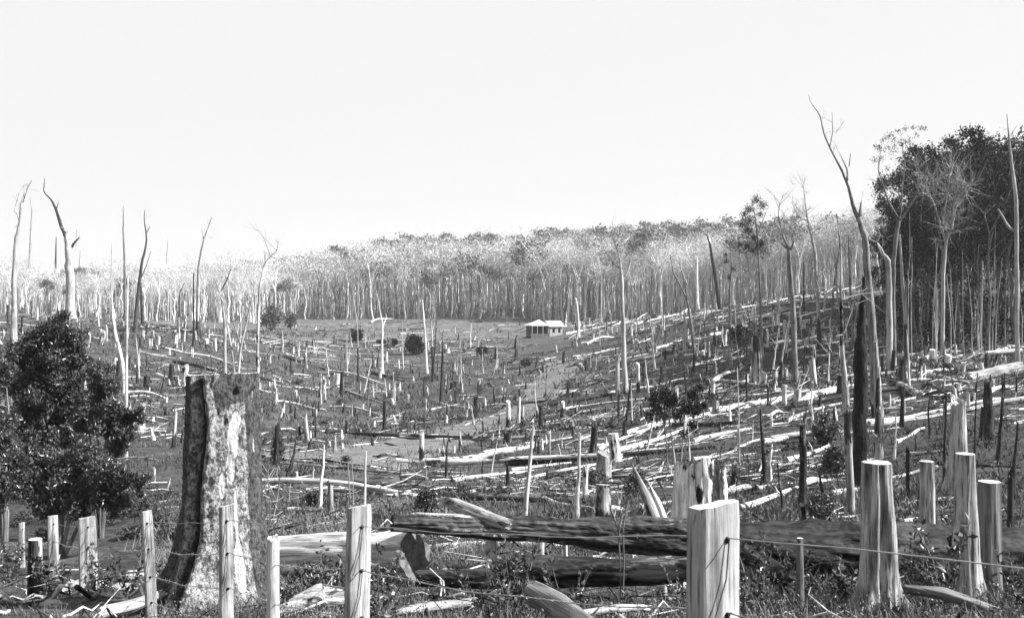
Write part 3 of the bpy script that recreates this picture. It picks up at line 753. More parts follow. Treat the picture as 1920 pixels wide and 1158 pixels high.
LT((1204, 592), [[(1204, 592, 4), (1202, 560, 4), (1204, 535, 3), (1198, 515, 2), (1190, 490, 1)], [(1204, 535, 2), (1214, 515, 1)]], M['farwood'], 'small curved white tree at the forest foot', D=285, twigs=20, tl=3, seed=26)
LT((1303, 662), [[(1303, 662, 6), (1295, 600, 5), (1289, 562, 4), (1273, 530, 2.5), (1262, 510, 2), (1257, 478, 1)], [(1289, 562, 3), (1281, 530, 2), (1268, 490, 1)]], M['bark'], 'grey leaning dead tree with a long narrow fork', twigs=10, seed=27)
LT((1308, 590), [[(1308, 590, 5), (1307, 540, 5), (1306, 482, 3)]], M['farwood'], 'stout straight white trunk at the top of the slope', D=215, seed=28)
LT((1351, 582), [[(1351, 582, 8), (1345, 545, 7), (1336, 490, 6), (1331, 458, 4), (1325, 440, 2)], [(1331, 465, 3), (1331, 438, 1.5)]], M['black'], 'leaning black trunk with a pale split tip on the skyline', seed=29, mats=[M['black'], M['farwood']])
LT((1430, 690), [[(1430, 690, 6), (1427, 600, 5), (1423, 500, 4), (1420, 440, 3), (1412, 390, 1.5)], [(1423, 480, 2), (1408, 455, 1)], [(1420, 440, 2), (1432, 400, 1)], [(1421, 455, 2), (1432, 440, 1)]], M['bark'], 'slender leafy tree with clumped foliage at its top',
   leaves=[(1418, 375, 10, 330), (1405, 392, 11, 380), (1395, 402, 9, 260), (1430, 385, 10, 300), (1408, 412, 12, 380), (1392, 420, 7, 160), (1402, 432, 9, 260), (1415, 445, 8, 220), (1422, 462, 9, 260), (1400, 462, 7, 160), (1388, 458, 5, 90), (1410, 470, 6, 120), (1425, 402, 8, 200), (1427, 455, 7, 150)], seed=30, cat='tree')
LT((1370, 650), [[(1370, 650, 5), (1368, 540, 4), (1372, 500, 3), (1370, 470, 1)]], M['bark'], 'thin tree with a few leaf tufts beyond the crest', leaves=[(1362, 490, 6, 110), (1375, 505, 6, 100), (1366, 520, 5, 80), (1360, 478, 4, 50)], seed=31, cat='tree')
LT((1492, 718), [[(1492, 718, 12), (1488, 600, 10), (1481, 500, 9), (1478, 465, 6), (1468, 440, 3), (1460, 400, 1.5), (1462, 380, 1)], [(1480, 475, 4), (1485, 455, 3), (1481, 440, 1.5)], [(1478, 468, 3), (1466, 455, 2), (1458, 445, 1)], [(1484, 450, 2), (1490, 420, 1)]], M['bark'], 'tall grey dead trunk with a short forked top mid slope', twigs=40, tl=1.6, seed=32)
LT((1537, 655), [[(1537, 655, 8), (1533, 560, 7), (1528, 470, 6), (1521, 440, 4), (1515, 410, 3), (1508, 352, 1)], [(1515, 412, 2), (1505, 412, 1.5), (1498, 400, 1)], [(1521, 440, 2), (1538, 425, 1)]], M['base3'], 'thin bare tree with a wispy crown of twigs against the sky', twigs=60, tl=1.8, seed=33)
LT((1507, 585), [[(1507, 585, 4), (1507, 540, 3.5), (1507, 490, 2)]], M['char'], 'short thin black spar on the upper slope', seed=34)
LT((1640, 790), [[(1641, 800, 18), (1640, 700, 16), (1634, 600, 14), (1628, 520, 13), (1620, 450, 11), (1612, 415, 9), (1605, 393, 7), (1592, 350, 5), (1578, 315, 4), (1560, 280, 3), (1545, 252, 2.5), (1538, 215, 2), (1520, 190, 1), (1518, 176, .6)],
   [(1589, 338, 4), (1592, 315, 3), (1585, 290, 1.5), (1583, 282, .8)], [(1592, 312, 2), (1594, 288, 1)], [(1556, 276, 2), (1566, 245, 1.6), (1570, 205, .8)], [(1612, 405, 7), (1616, 380, 3)], [(1566, 250, 1), (1577, 235, .7)], [(1628, 450, 6), (1643, 455, 5), (1650, 440, 3), (1641, 425, 2)], [(1643, 455, 4), (1650, 470, 4), (1655, 478, 3)]],
   M['bark'], 'tallest dead tree, its bare top sweeping in a curve against the sky', seed=35, n=12, D=52, twigs=20, tl=.8)
LT((1612, 960), [[(1611, 960, 26), (1612, 860, 27), (1612, 760, 26), (1613, 660, 24), (1616, 600, 15), (1618, 560, 10), (1620, 520, 6)]], M['black'], 'tall thick black burnt trunk standing before the slope', D=27, seed=36, n=14)
LT((1650, 870), [[(1650, 872, 18), (1649, 800, 17), (1647, 740, 13), (1645, 690, 11), (1640, 640, 6)]], M['half'], 'dark split trunk with a grey streaked face above the fluted stump', D=36, seed=37, n=12)
LT((1593, 1005), [[(1596, 1005, 14), (1593, 900, 15), (1590, 830, 13), (1585, 740, 12), (1580, 660, 8), (1576, 560, 5), (1578, 470, 3), (1573, 400, 1.5)]], M['half'], 'twisted scarred trunk with a whippy top beside the thick black trunk', D=22, seed=38, n=12, twigs=6)
LT((1668, 700), [[(1668, 700, 13), (1668, 600, 11), (1668, 520, 10), (1665, 488, 9), (1655, 478, 7), (1650, 468, 6), (1646, 455, 4)]], M['palebark'], 'pale trunk with an elbow bend at the forest edge', seed=39, D=70, n=10)
LT((1672, 690), [[(1676, 690, 8), (1675, 560, 8), (1674, 500, 8), (1680, 445, 8), (1684, 415, 7), (1672, 395, 4), (1665, 375, 3), (1654, 345, 2.5), (1647, 320, 2), (1652, 290, 1)], [(1684, 418, 6), (1695, 400, 4), (1706, 370, 3), (1710, 340, 1)], [(1682, 425, 4), (1690, 395, 3), (1690, 350, 3), (1695, 310, 2), (1688, 270, 1)]],
   M['bark'], 'forked tree at the forest edge with a lacy top of leaf tufts', D=74, seed=40, cat='tree', twigs=20,
   leaves=[(1640 + 8 * k + 5 * math.sin(k * 2.1), 300 - 30 * math.sin(k * .33) + 18 * math.sin(k * 3.7), 7 + 3 * math.sin(k * 1.3) ** 2, 60) for k in range(14)] + [(1642 + 7 * k, 275 - 2.6 * k + 14 * math.sin(k * 2.9), 6, 45) for k in range(14)] + [(1650 + 7 * k, 325 + 9 * math.sin(k * 2.3), 6, 40) for k in range(10)])
LT((1700, 660), [[(1702, 660, 7), (1698, 600, 6), (1692, 520, 6), (1686, 440, 4)]], M['base3'], 'straight pale pole tree leaning slightly at the forest edge', D=78, seed=41)
LT((1768, 665), [[(1768, 665, 9), (1768, 600, 7), (1769, 520, 7), (1774, 450, 6), (1784, 425, 5), (1795, 385, 3), (1808, 350, 1.5)], [(1774, 455, 5), (1768, 420, 4), (1762, 380, 3), (1745, 340, 2), (1737, 310, 1)], [(1768, 420, 3), (1770, 380, 2.5), (1772, 320, 1)], [(1784, 428, 3), (1786, 390, 2), (1792, 330, 1)], [(1764, 385, 2), (1752, 372, 1.5), (1738, 345, 1)], [(1795, 388, 2), (1818, 350, 1)]],
   M['palebark'], 'graceful pale tree with a fan of bare branches before the dark forest', D=76, twigs=260, tl=2.0, seed=42)
LT((1838, 660), [[(1838, 660, 4), (1840, 560, 4), (1842, 490, 2)]], M['palebark'], 'slim pale stem against the dark forest, nearest the huge log', D=80, seed=43)
LT((1755, 662), [[(1754, 662, 4), (1757, 600, 4), (1758, 540, 2)]], M['palebark'], 'short slim pale stem beside the graceful tree', D=80, seed=44)
LT((1906, 660), [[(1908, 660, 8), (1906, 540, 8), (1905, 430, 8), (1902, 360, 7), (1897, 290, 5), (1890, 250, 3), (1886, 215, 1)], [(1905, 435, 6), (1895, 425, 5), (1886, 390, 3)]], M['palebark'], 'pale dead tree with an upturned arm against the darkest forest', D=66, seed=45, twigs=8)
LT((1855, 900), [[(1856, 905, 20), (1855, 820, 20), (1853, 760, 17), (1850, 720, 12)]], M['char'], 'dark broken trunk rising above the shaded cut stump', D=34, seed=46, n=12)
LT((1602, 700), [[(1599, 700, 5), (1597, 600, 4), (1592, 500, 3), (1590, 440, 1)]], M['bark'], 'thin grey dead tree just uphill of the black trunk', seed=47, D=90, twigs=12)
LT((1560, 640), [[(1560, 640, 4), (1563, 540, 3), (1572, 470, 2), (1576, 430, 1)]], M['bark'], 'thin dead tree with a leaning tip on the upper slope', seed=48, D=130, twigs=14)
LT((1580, 660), [[(1580, 660, 5), (1570, 560, 4), (1564, 470, 3), (1562, 460, 1)], [(1566, 500, 2), (1560, 470, 1)]], M['palebark'], 'pale dead tree with a split tip on the upper slope', seed=49, D=120, twigs=20)
LT((1455, 650), [[(1455, 650, 5), (1460, 560, 4), (1463, 500, 3), (1466, 470, 1.5)], [(1463, 510, 2), (1474, 495, 1)]], M['palebark'], 'pale sapling beside the tall grey trunk', seed=50, D=130, twigs=20)

# ------------------------------------------------------------------ the hut
def box(mb, x0, x1, y0, y1, z0, z1, mat=0):
    V = [(x, y, z) for x in (x0, x1) for y in (y0, y1) for z in (z0, z1)]
    mb.add(V, [[0, 1, 3, 2], [4, 6, 7, 5], [0, 4, 5, 1], [2, 3, 7, 6], [0, 2, 6, 4], [1, 5, 7, 3]], mat)
def hut():
    p = at(1024, 631); D = p.y; p.z += .9; print('hut', D)
    root = empty('settler_hut', p, 'small settler hut with white roofs and a dark open verandah', 'hut', rz=math.radians(22)); root.scale = [D / 232.] * 3
    def part(name, mb, mat, par=root, kind=None):
        o = link(name, mb.mesh(name, [mat], False), parent=par); return o
    mb = MB(); box(mb, -4.2, -.3, .2, 3.2, -1.5, 1.75); part('wall', mb, M['wallshade'])
    mb = MB(); box(mb, .3, 3.9, -1.6, 2.6, -1.5, 1.55); w2 = part('wall', mb, M['wallp'])
    mb = MB(); e = .35
    V = [(-4.9, -1.8, 1.75), (0, -1.8, 1.75), (0, 3.5, 1.75), (-4.9, 3.5, 1.75), (-2.1, .6, 3.1), (-1.4, .9, 3.1)]
    Vl = [(a, b, c - .08) for a, b, c in V]
    mb.add(V + Vl, [[0, 1, 5, 4], [2, 3, 4, 5]]); mb.add(V + Vl, [[1, 2, 5], [3, 0, 4]])
    mb.add(V + Vl, [[0, 6, 7, 1], [1, 7, 8, 2], [2, 8, 9, 3], [3, 9, 6, 0], [6, 9, 8, 7]]); part('hipped_roof', mb, M['roof'])
    mb = MB(); V = [(.0, -2.0, 1.5), (4.3, -2.0, 1.5), (4.3, 3.0, 1.5), (.0, 3.0, 1.5), (.0, .5, 2.9), (4.3, .5, 2.9)]; Vl = [(a, b, c - .08) for a, b, c in V]
    mb.add(V + Vl, [[0, 1, 5, 4], [2, 3, 4, 5], [0, 4, 10, 6], [4, 3, 9, 10], [1, 7, 11, 5], [5, 11, 8, 2], [0, 6, 7, 1], [2, 8, 9, 3], [6, 10, 11, 7], [8, 11, 10, 9]]); part('gable_roof', mb, M['roof'])
    mb = MB(); mb.add([(.29, -1.6, 1.5), (.29, 2.6, 1.5), (.29, .5, 2.75), (.40, -1.6, 1.5), (.40, 2.6, 1.5), (.40, .5, 2.75)], [[0, 1, 2], [3, 5, 4]]); mb.add([(.29, -1.6, 1.5), (.29, 2.6, 1.5), (.40, 2.6, 1.5), (.40, -1.6, 1.5)], [[0, 3, 2, 1]]); part('gable_board', mb, M['sawnshade'])  # gable face painted in the tone of its shaded side
    for x in (-4.7, -3.2, -1.7, -.2):
        mb = MB(); box(mb, x, x + .13, -1.75, -1.62, -1.5, 1.7); part('verandah_post', mb, M['wallp'])
    for x0, x1 in ((1.1, 1.7), (2.7, 3.3)):
        mb = MB(); box(mb, x0, x1, -1.64, -1.603, -.1, .9); part('window', mb, M['hole'], w2)
    mb = MB(); box(mb, -2.4, -1.7, .15, .197, -1.2, 1.3); part('door', mb, M['hole'])
    mb = MB(); box(mb, -5., .1, -1.9, -.5, -1.5, -.35); part('verandah_floor', mb, M['wallshade'])
hut()

# ------------------------------------------------------------------ bare forest on the far hill
def bare_proto(H, seed, crown=1., evergreen=False, lite=False):
    rs = np.random.RandomState(seed)
    tb = MB(); cb = MB()
    k = 7; t = np.linspace(0, 1, k); fork = .48 + .14 * rs.rand()
    P = np.stack([np.cumsum(rs.randn(k)) * .016 * H, np.cumsum(rs.randn(k)) * .016 * H, t * H * fork - .5 * (t == 0)], 1)
    r0 = .012 * H
    add_tube(tb, P, r0 * (1.15 - .5 * t), 4 if lite else 6, 0, seed, False, False)
    ends = []
    top = P[-1]
    nl = 3 if lite else 5
    for q in range(nl):
        a = 6.28 * q / nl + rs.rand(); sp = (.16 + .14 * rs.rand()) * crown
        L = H * (1 - fork) * (.75 + .3 * rs.rand())
        s = P[-1 - (q % 2)]
        m1 = s + np.array([math.cos(a) * sp * L * .6, math.sin(a) * sp * L * .6, L * .4]); e = s + np.array([math.cos(a) * sp * L * 1.8, math.sin(a) * sp * L * 1.8, L * .9])
        add_tube(tb, [s, m1, e], [r0 * .5, r0 * .34, r0 * .12], 3, 0, 0, False, False)
        ends += [m1, (m1 + e) / 2, e]
        if not lite:
            for w in range(3):
                b = m1 + (e - m1) * rs.rand(); d = unit(rs.randn(3) * .7 + np.array([math.cos(a), math.sin(a), 1.2])); l = L * .45
                add_tube(tb, [b, b + d * l], [r0 * .2, r0 * .06], 3, 0, 0, False, False); ends += [b + d * l * .6, b + d * l]
    ends = np.array(ends)
    cw = H * .19 * crown
    if evergreen:
        nc = 12 if lite else 24
        dome = unit(rs.randn(nc, 3)); dome[:, 2] = np.abs(dome[:, 2])
        C = .4 * ends[rs.randint(len(ends), size=nc)] + .6 * (np.array([top[0], top[1], H * .72]) + dome * np.array([cw * 1.3, cw * 1.3, H * .26]))
        per = 40 if lite else 80
        Pn = np.repeat(C, per, 0) + rs.randn(nc * per, 3) * np.array([1, 1, .5]) * cw * .26
        add_leaves(cb, Pn, 1.05 if lite else .7, rs=rs)
    else:
        nb = 7 if lite else 12
        per = 62 if lite else 80
        q = ends[rs.randint(len(ends), size=nb)]
        dome = unit(rs.randn(nb, 3)); dome[:, 2] = np.abs(dome[:, 2])
        c = np.array([top[0], top[1], H * .70])
        B = .45 * q + .55 * (c + dome * np.array([cw * 1.25, cw * 1.25, H * .27]))
        st = np.repeat(B, per, 0) + rs.randn(nb * per, 3) * np.array([1, 1, .62]) * cw * .36
        d = unit(st - np.repeat(B, per, 0) + np.array([0, 0, .3])) + rs.randn(nb * per, 3) * .5
        nn = nb * per
        add_slivers(cb, st, d, (.5 + .8 * rs.rand(nn)) * H / 20, (.07 if not lite else .13) * (.7 + .6 * rs.rand(nn)), rs=rs)
    return tb, cb

HT = 20.
PRO = []
for k in range(7):
    tb, cb = bare_proto(HT, 200 + k, .8 + .3 * (k % 3))
    PRO.append((tb.mesh('trunk', [M['farwood']]), cb.mesh('crown', [M['twig']], False)))
EPR = []
for k in range(4):
    tb, cb = bare_proto(HT, 230 + k, 1.1, True)
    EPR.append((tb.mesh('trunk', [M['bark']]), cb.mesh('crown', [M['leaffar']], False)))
def fheight(u, D):
    x = 960 + u * F
    return np.interp(x, [0, 300, 480, 700, 1100, 1900], [12, 13, 16, 21.5, 22.5, 22.5])
def fedge(u):
    x = 960 + u * F
    return np.interp(x, [-100, 300, 470, 560, 960, 1080, 1250, 1400, 1700], [215, 225, 240, 282, 284, 268, 262, 262, 262])
rs = np.random.RandomState(5)
cand = []
for k in range(9000):
    u = rs.uniform(-.6, .60); d = fedge(u) + 380 * rs.rand() ** 1.4
    x, y = u * d, d
    dm = 3.4 + max(0, d - 300) * .02
    cand.append((x, y, dm))
cand.sort(key=lambda c: c[1])
grid = {}; keep = []
for x, y, dm in cand:
    ok = True; gx, gy = int(x // 4), int(y // 4); rr_ = int(dm // 4) + 1
    for a in range(gx - rr_, gx + rr_ + 1):
        for b in range(gy - rr_, gy + rr_ + 1):
            for (qx, qy) in grid.get((a, b), ()):
                if (qx - x) ** 2 + (qy - y) ** 2 < dm * dm: ok = False; break
            if not ok: break
        if not ok: break
    if ok: grid.setdefault((gx, gy), []).append((x, y)); keep.append((x, y))
front = keep[:]
A = np.array(keep)
ZZ = gz(A[:, 0], A[:, 1])
vis = shown(A[:, 0], A[:, 1], 8.)
sel = []; rest = []
for i in range(len(keep)):
    if vis[i] and len(sel) < 290 and abs(A[i, 0] / A[i, 1]) < .56: sel.append(i)
    else: rest.append(i)
FL = [(20, 'behind the slender forked tree'), (60, 'behind the thin paired tree'), (105, 'behind the black tapering spar'), (140, 'behind the thick white dead tree'), (210, 'behind the straight white stem'), (255, 'behind the tapering dark tree'), (313, 'behind the thin tree with scorched foot'), (365, 'behind the pale wavy tree'), (415, 'behind the tree with the kinked top'), (455, 'behind the cluster of pale stems'),
      (490, 'behind the tall thin scarred tree'), (530, 'above the dark tree clump'), (600, 'where the far flat begins'), (670, 'above the spiky bush'), (715, 'behind the forked white sapling'), (778, 'above the round dark bush'), (826, 'behind the straight black pole'), (880, 'above the middle of the far flat'), (950, 'uphill of the flat before the hut'), (1000, 'just behind the hut verandah'),
      (1040, 'just behind the hut gable'), (1085, 'behind the white broken trunk'), (1130, 'between the hut and the forked white tree'), (1170, 'behind the forked white tree'), (1205, 'near the small curved white tree'), (1260, 'behind the leaning grey fork'), (1308, 'beside the stout white trunk'), (1345, 'behind the leaning black trunk'), (1400, 'beyond the slender leafy tree'), (1450, 'beyond the pale sapling on the slope'), (1490, 'beyond the tall grey trunk'), (1535, 'beyond the wispy-crowned tree'), (1590, 'beyond the tall black trunk'), (1670, 'beyond the elbowed trunk'), (1800, 'beyond the dark forest')]
def near_far(sx): return min(FL, key=lambda q: abs(q[0] - sx))[1]
FW = ['standing over the valley floor', 'above the far clearing', 'behind the hut', 'beyond the sloping crest', 'beyond the left-hand rise']
for c, i in enumerate(sel):
    x, y = A[i]; u = x / y; sx = 960 + u * F
    h = float(fheight(u, y)) * (.65 + .55 * rs.rand()) / HT
    ev = rs.rand() < .05
    tm, cm = (EPR if ev else PRO)[rs.randint(4 if ev else 7)]
    e = empty('evergreen_tree' if ev else 'bare_tree', (x, y, ZZ[i]), None, None)
    e.rotation_euler = (0, 0, rs.rand() * 6.28); e.scale = (h * 1.0, h * 1.0, h)
    where = near_far(sx)
    _o = 'behind the rise with the heavy log' if sx < 400 else 'beyond the dark tree clump' if sx < 600 else 'over the far grassy flat' if sx < 860 else 'behind the white-roofed hut' if sx < 1110 else 'beyond the crest of the log-strewn slope'
    tag(e, (('dark leafy tree ' if ev else ['stunted', 'short', 'middling', 'tall', 'towering'][int(min(4, max(0, (h * HT / float(fheight(u, y)) - .65) / .11)))] + ' pale leafless tree with ' + ['a narrow', 'a rounded', 'a broad'][PRO.index((tm, cm)) % 3] + ' crown ') + where), 'tree', 'evergreens in the far forest' if ev else 'leafless trees of the far forest')
    link('trunk', tm, parent=e); link('crown', cm, parent=e)
LP = [bare_proto(HT, 260 + k, .9, False, True) for k in range(6)]; LE = [bare_proto(HT, 280 + k, 1.1, True, True) for k in range(5)]
def bake(mbs):
    v = np.concatenate(mbs.v); return v, mbs.f
bigT, bigC, bigE = MB(), MB(), MB()
for i in rest:
    x, y = A[i]; u = x / y
    h = float(fheight(u, y)) * (.7 + .5 * rs.rand()) / HT
    far = y - fedge(u)
    pe = .07 if far < (80 if x / y > -.22 else 45) else (.3 if far < (140 if x / y > -.22 else 80) else .85)
    clump = vn(np.array([[x * .035, y * .035, 0]]), 33)[0]
    if far > 150: h *= rs.uniform(.62, 1.12)
    ev = rs.rand() < pe * .85 + .25 * clump
    tb, cb = (LE if ev else LP)[rs.randint(5)]
    a = rs.rand() * 6.28; ca, sa = math.cos(a), math.sin(a)
    Rm = np.array([[ca, sa, 0], [-sa, ca, 0], [0, 0, 1]]) * h
    for src, dst in ((tb, bigT), (cb, bigE if ev else bigC)):
        if src is tb and ev: continue
        V = np.concatenate(src.v) @ Rm + np.array([x, y, ZZ[i]])
        b = dst.n; dst.v.append(V); dst.n += len(V)
        tone = int(rs.choice(3, p=[.5, .32, .18])) if dst is not bigE else 0
        for f_, m_ in zip(src.f, src.m): dst.f.append(f_ + b); dst.m.append(m_ + tone)
# thin stems between the trees
U = rs.uniform(-.58, .58, 1500); Dd = fedge(U) + rs.rand(1500) ** 1.5 * 70
X = U * Dd; Z = gz(X, Dd)
for x, y, z, u in zip(X, Dd, Z, U):
    h = float(fheight(u, y)) * (.35 + .5 * rs.rand()); l = rs.randn(2) * h * .04
    add_tube(bigT, [(x, y, z - .3), (x + l[0] * .5, y + l[1] * .5, z + h * .5), (x + l[0], y + l[1], z + h)], [.12, .09, .05], 3, 0, 0, False, False, mat=int(rs.choice(3, p=[.6, .3, .1])))
# scrub under them
n_ = 1500
U = rs.uniform(-.58, .58, n_); Dd = fedge(U) + 4 + rs.rand(n_) * 160; X = U * Dd; Z = gz(X, Dd)
C = np.stack([X, Dd, Z + .8], 1); per = 22
Pn = np.repeat(C, per, 0) + rs.randn(n_ * per, 3) * np.array([1.6, 1.6, .8])
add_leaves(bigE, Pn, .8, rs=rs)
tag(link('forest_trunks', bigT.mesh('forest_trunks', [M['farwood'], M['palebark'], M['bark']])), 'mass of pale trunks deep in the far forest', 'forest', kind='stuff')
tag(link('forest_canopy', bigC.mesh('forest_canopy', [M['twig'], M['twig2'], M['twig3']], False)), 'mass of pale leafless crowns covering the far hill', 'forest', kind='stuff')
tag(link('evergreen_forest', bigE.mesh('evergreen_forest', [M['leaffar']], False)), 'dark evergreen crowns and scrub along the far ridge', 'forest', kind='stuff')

# ------------------------------------------------------------------ dark standing forest
def leafy_proto(H, seed, spread=.2, start=.38, clumps=34, per=130, leaf=.34):
    rs = np.random.RandomState(seed); tb = MB(); cb = MB()
    k = 8; t = np.linspace(0, 1, k)
    P = np.stack([np.cumsum(rs.randn(k)) * .014 * H, np.cumsum(rs.randn(k)) * .014 * H, t * H * .8 - .5 * (t == 0)], 1)
    r0 = .011 * H
    add_tube(tb, P, r0 * (1.15 - .85 * t) * (1 + .6 * np.exp(-t * 18)), 8, .08, seed, False, False)
    E = []
    for q in range(9):
        i = rs.randint(3, k); a = rs.rand() * 6.28; L = H * (.16 + .16 * rs.rand())
        d = np.array([math.cos(a) * .9, math.sin(a) * .9, .7 + .5 * rs.rand()])
        m1 = P[i] + d * L * .5 + rs.randn(3) * .04 * L; e = P[i] + d * L + np.array([0, 0, .15 * L])
        add_tube(tb, [P[i], m1, e], [r0 * .45, r0 * .28, r0 * .08], 5, .05, seed + q, False, False); E += [m1, e, e]
    E = np.array(E)
    C = E[rs.randint(len(E), size=clumps)] + rs.randn(clumps, 3) * np.array([1, 1, .8]) * H * .055
    C[:, 2] = np.clip(C[:, 2], start * H, H * 1.02)
    s = H * (.016 + .028 * rs.rand(clumps))
    Pn = np.repeat(C, per, 0) + rs.randn(clumps * per, 3) * np.repeat(s, per)[:, None] * np.array([1, 1, .7])
    add_leaves(cb, Pn, leaf, rs=rs)
    return tb.mesh('trunk', [M['bark']]), cb.mesh('crown', [M['leafsky']], False)
DP = [leafy_proto(20, 300 + k) for k in range(4)]
rs = np.random.RandomState(8)
spots = []
tries = 0
while len(spots) < 96 and tries < 6000:
    tries += 1
    D = 80 + 75 * rs.rand() ** 1.3; x = rs.uniform(1655, 2080)
    if x < 1700 and D < 84: continue
    X = (x - 960) / F * D
    if any((X - a) ** 2 + (D - b) ** 2 < 3.0 ** 2 for a, b, _ in spots): continue
    spots.append((X, D, x))
for X, D, x in sorted(spots, key=lambda s: s[1]):
    ytop = np.interp(x, [1600, 1660, 1700, 1800, 1850, 2100], [490, 465, 350, 285, 290, 285]) + 120 * rs.rand() ** 1.5 - (14 if rs.rand() < .15 else 0)
    z = g1(X, D); h = ((CY - ytop) / F * D - z) / 20.
    if D > 90 and rs.rand() < .3: h *= .8
    tm, cm = DP[rs.randint(4)]
    e = empty('forest_tree', (X, D, z), ('tall dark leafy tree fronting the standing forest ' if D < 92 else 'dark leafy tree deep in the standing forest ') + ('above the huge pale log' if x > 1840 else 'above the slim stem by the huge log' if x > 1800 else 'behind the graceful pale tree' if x > 1750 else 'behind the short slim stem' if x > 1715 else 'behind the elbowed trunk'), 'tree', 'trees of the dark standing forest', rz=rs.rand() * 6.28)
    e.scale = (h * .95, h * .95, h)
    link('trunk', tm, parent=e); link('crown', cm, parent=e)
# undergrowth at their feet, with thin stems
mb = MB(); n_ = 420
xx = rs.uniform(1660, 2080, n_); Dd = 84 + 70 * rs.rand(n_); X = (xx - 960) / F * Dd; Z = gz(X, Dd)
C = np.stack([X, Dd, Z], 1); per = 70
Pn = np.repeat(C, per, 0) + np.abs(rs.randn(n_ * per, 3)) * np.array([0, 0, 2.2]) + rs.randn(n_ * per, 3) * np.array([1.3, 1.3, .3])
add_leaves(mb, Pn, .38, rs=rs)
tag(link('undergrowth', mb.mesh('undergrowth', [M['leafsky']], False)), 'dense dark undergrowth beneath the standing forest', 'undergrowth', kind='stuff')
SM = [snag_mesh('sapling', .055, 8 + 1.5 * k, M['palebark'], 320 + k, n=5, bend=.03, stubs=1) for k in range(4)]
for k in range(46):
    x = rs.uniform(1665, 1925); D = 76 + 16 * rs.rand(); X = (x - 960) / F * D
    tag(link('sapling', SM[k % 4], (X, D, g1(X, D)), (rs.randn() * .03, rs.randn() * .03, rs.rand() * 6), (1, 1, .6 + .5 * rs.rand())),
        'thin grey stem at the edge of the dark forest ' + ('above the huge pale log' if x > 1800 else 'near the graceful pale tree' if x > 1730 else 'near the elbowed trunk'), 'sapling', 'thin stems along the dark forest edge')

# ------------------------------------------------------------------ bushes
def bush(name, x, y, wpx, hpx, D=None, label='', cnt=2600, leaf=.12, mat='leaf', seed=0, stems=5, grp=None, squash=1., gap=.0):
    p = at(x, y) if D is None else Vector(((x - 960) / F * D, D, g1((x - 960) / F * D, D)))
    if D is None: D = p.y
    rs = np.random.RandomState(seed); w = wpx * .5 * D / F; h = hpx * D / F
    root = empty(name, p, label, 'bush' if name == 'bush' else 'tree', grp)
    mb = MB()
    nc = 26
    dd = unit(rs.randn(nc, 3)); rr_ = .35 + .55 * rs.rand(nc, 1)
    C = dd * rr_ * np.array([w, w * .9, h * .5]) + np.array([0, 0, h * .54])
    per = cnt // nc
    Pn = np.repeat(C, per, 0) + rs.randn(nc * per, 3) * np.array([w, w, h * .45]) * .19
    Pn[:, 2] = np.maximum(Pn[:, 2], .03)
    add_leaves(mb, Pn, leaf, rs=rs)
    link('foliage', mb.mesh('foliage', [M[mat]], False), parent=root)
    for q in range(stems):
        sb = MB(); e = C[q]
        add_tube(sb, [(rs.randn() * .05, rs.randn() * .05, -.1), e * np.array([.4, .4, .5]) + rs.randn(3) * .05 * h, e], [.025 * h, .018 * h, .006 * h], 5, .05, q, False, False)
        link('stem', sb.mesh('stem', [M['bark']]), parent=root)
    return root
for k, (x, y, w, h) in enumerate([(40, 985, 60, 26), (120, 975, 50, 22), (200, 985, 60, 26), (265, 965, 44, 26), (300, 940, 40, 20), (300, 990, 50, 24), (90, 1010, 50, 20), (250, 1010, 50, 22), (330, 1010, 30, 20)]):
    bush('bush', x, y, w, h, label='low weedy bush ' + ['under the thicket shade end', 'under the middle of the thicket', 'at the foot of the thicket front', 'under the outer edge of the thicket', 'on open ground past the thicket', 'between the thicket and the mottled stump', 'behind the last thin posts', 'behind the narrow leaning post', 'close behind the mottled stump roots'][k], leaf=.06, cnt=900, seed=120 + k, mat='weed', stems=2, grp='low weedy bushes across the clearing')
bush('bush', 1450, 1060, 60, 30, label='leafy scrub in the shade of the short black log', leaf=.05, cnt=1500, seed=101, mat='weed')
bush('bush', 590, 1120, 110, 60, label='leafy scrub under the massive white log', leaf=.05, cnt=3000, seed=102, mat='leaf')
bush('bush', 955, 1095, 60, 40, label='dense leafy scrub before the low charred log', leaf=.045, cnt=1100, seed=103, mat='leaf')
bush('bush', 778, 666, 33, 36, label='round dark bush alone on the valley floor', leaf=.42, cnt=2400, seed=1, mat='leafsky')
bush('bush', 670, 642, 30, 24, label='spiky dark bush by the far trees', leaf=.45, cnt=900, seed=2, mat='leafsky')
bush('bush', 740, 650, 11, 16, label='small dark bush near the round one', leaf=.4, cnt=500, seed=3, mat='leafsky')
bush('bush', 714, 646, 16, 9, label='low dark bush between the spiky and the small bush', leaf=.4, cnt=400, seed=4, mat='leafsky')
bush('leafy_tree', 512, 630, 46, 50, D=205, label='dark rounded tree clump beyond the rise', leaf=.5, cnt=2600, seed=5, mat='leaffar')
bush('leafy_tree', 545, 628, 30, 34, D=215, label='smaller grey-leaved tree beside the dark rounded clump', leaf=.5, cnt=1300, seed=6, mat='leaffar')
bush('bush', 800, 965, 44, 42, label='dark glossy bush behind the end of the long burnt log', leaf=.07, cnt=3000, seed=7)
bush('bush', 1387, 655, 40, 46, label='thin dark scrub on the upper slope', leaf=.25, cnt=900, seed=8, mat='leafsky')
bush('bush', 1545, 838, 52, 60, label='dark feathery scrub on the slope', leaf=.11, cnt=3200, seed=9)
bush('bush', 1562, 895, 46, 54, label='dark bushy scrub beside the twisted trunk', leaf=.1, cnt=2800, seed=10)
bush('bush', 1540, 985, 50, 60, label='low glossy bush behind the thick burnt log', leaf=.07, cnt=2600, seed=11)
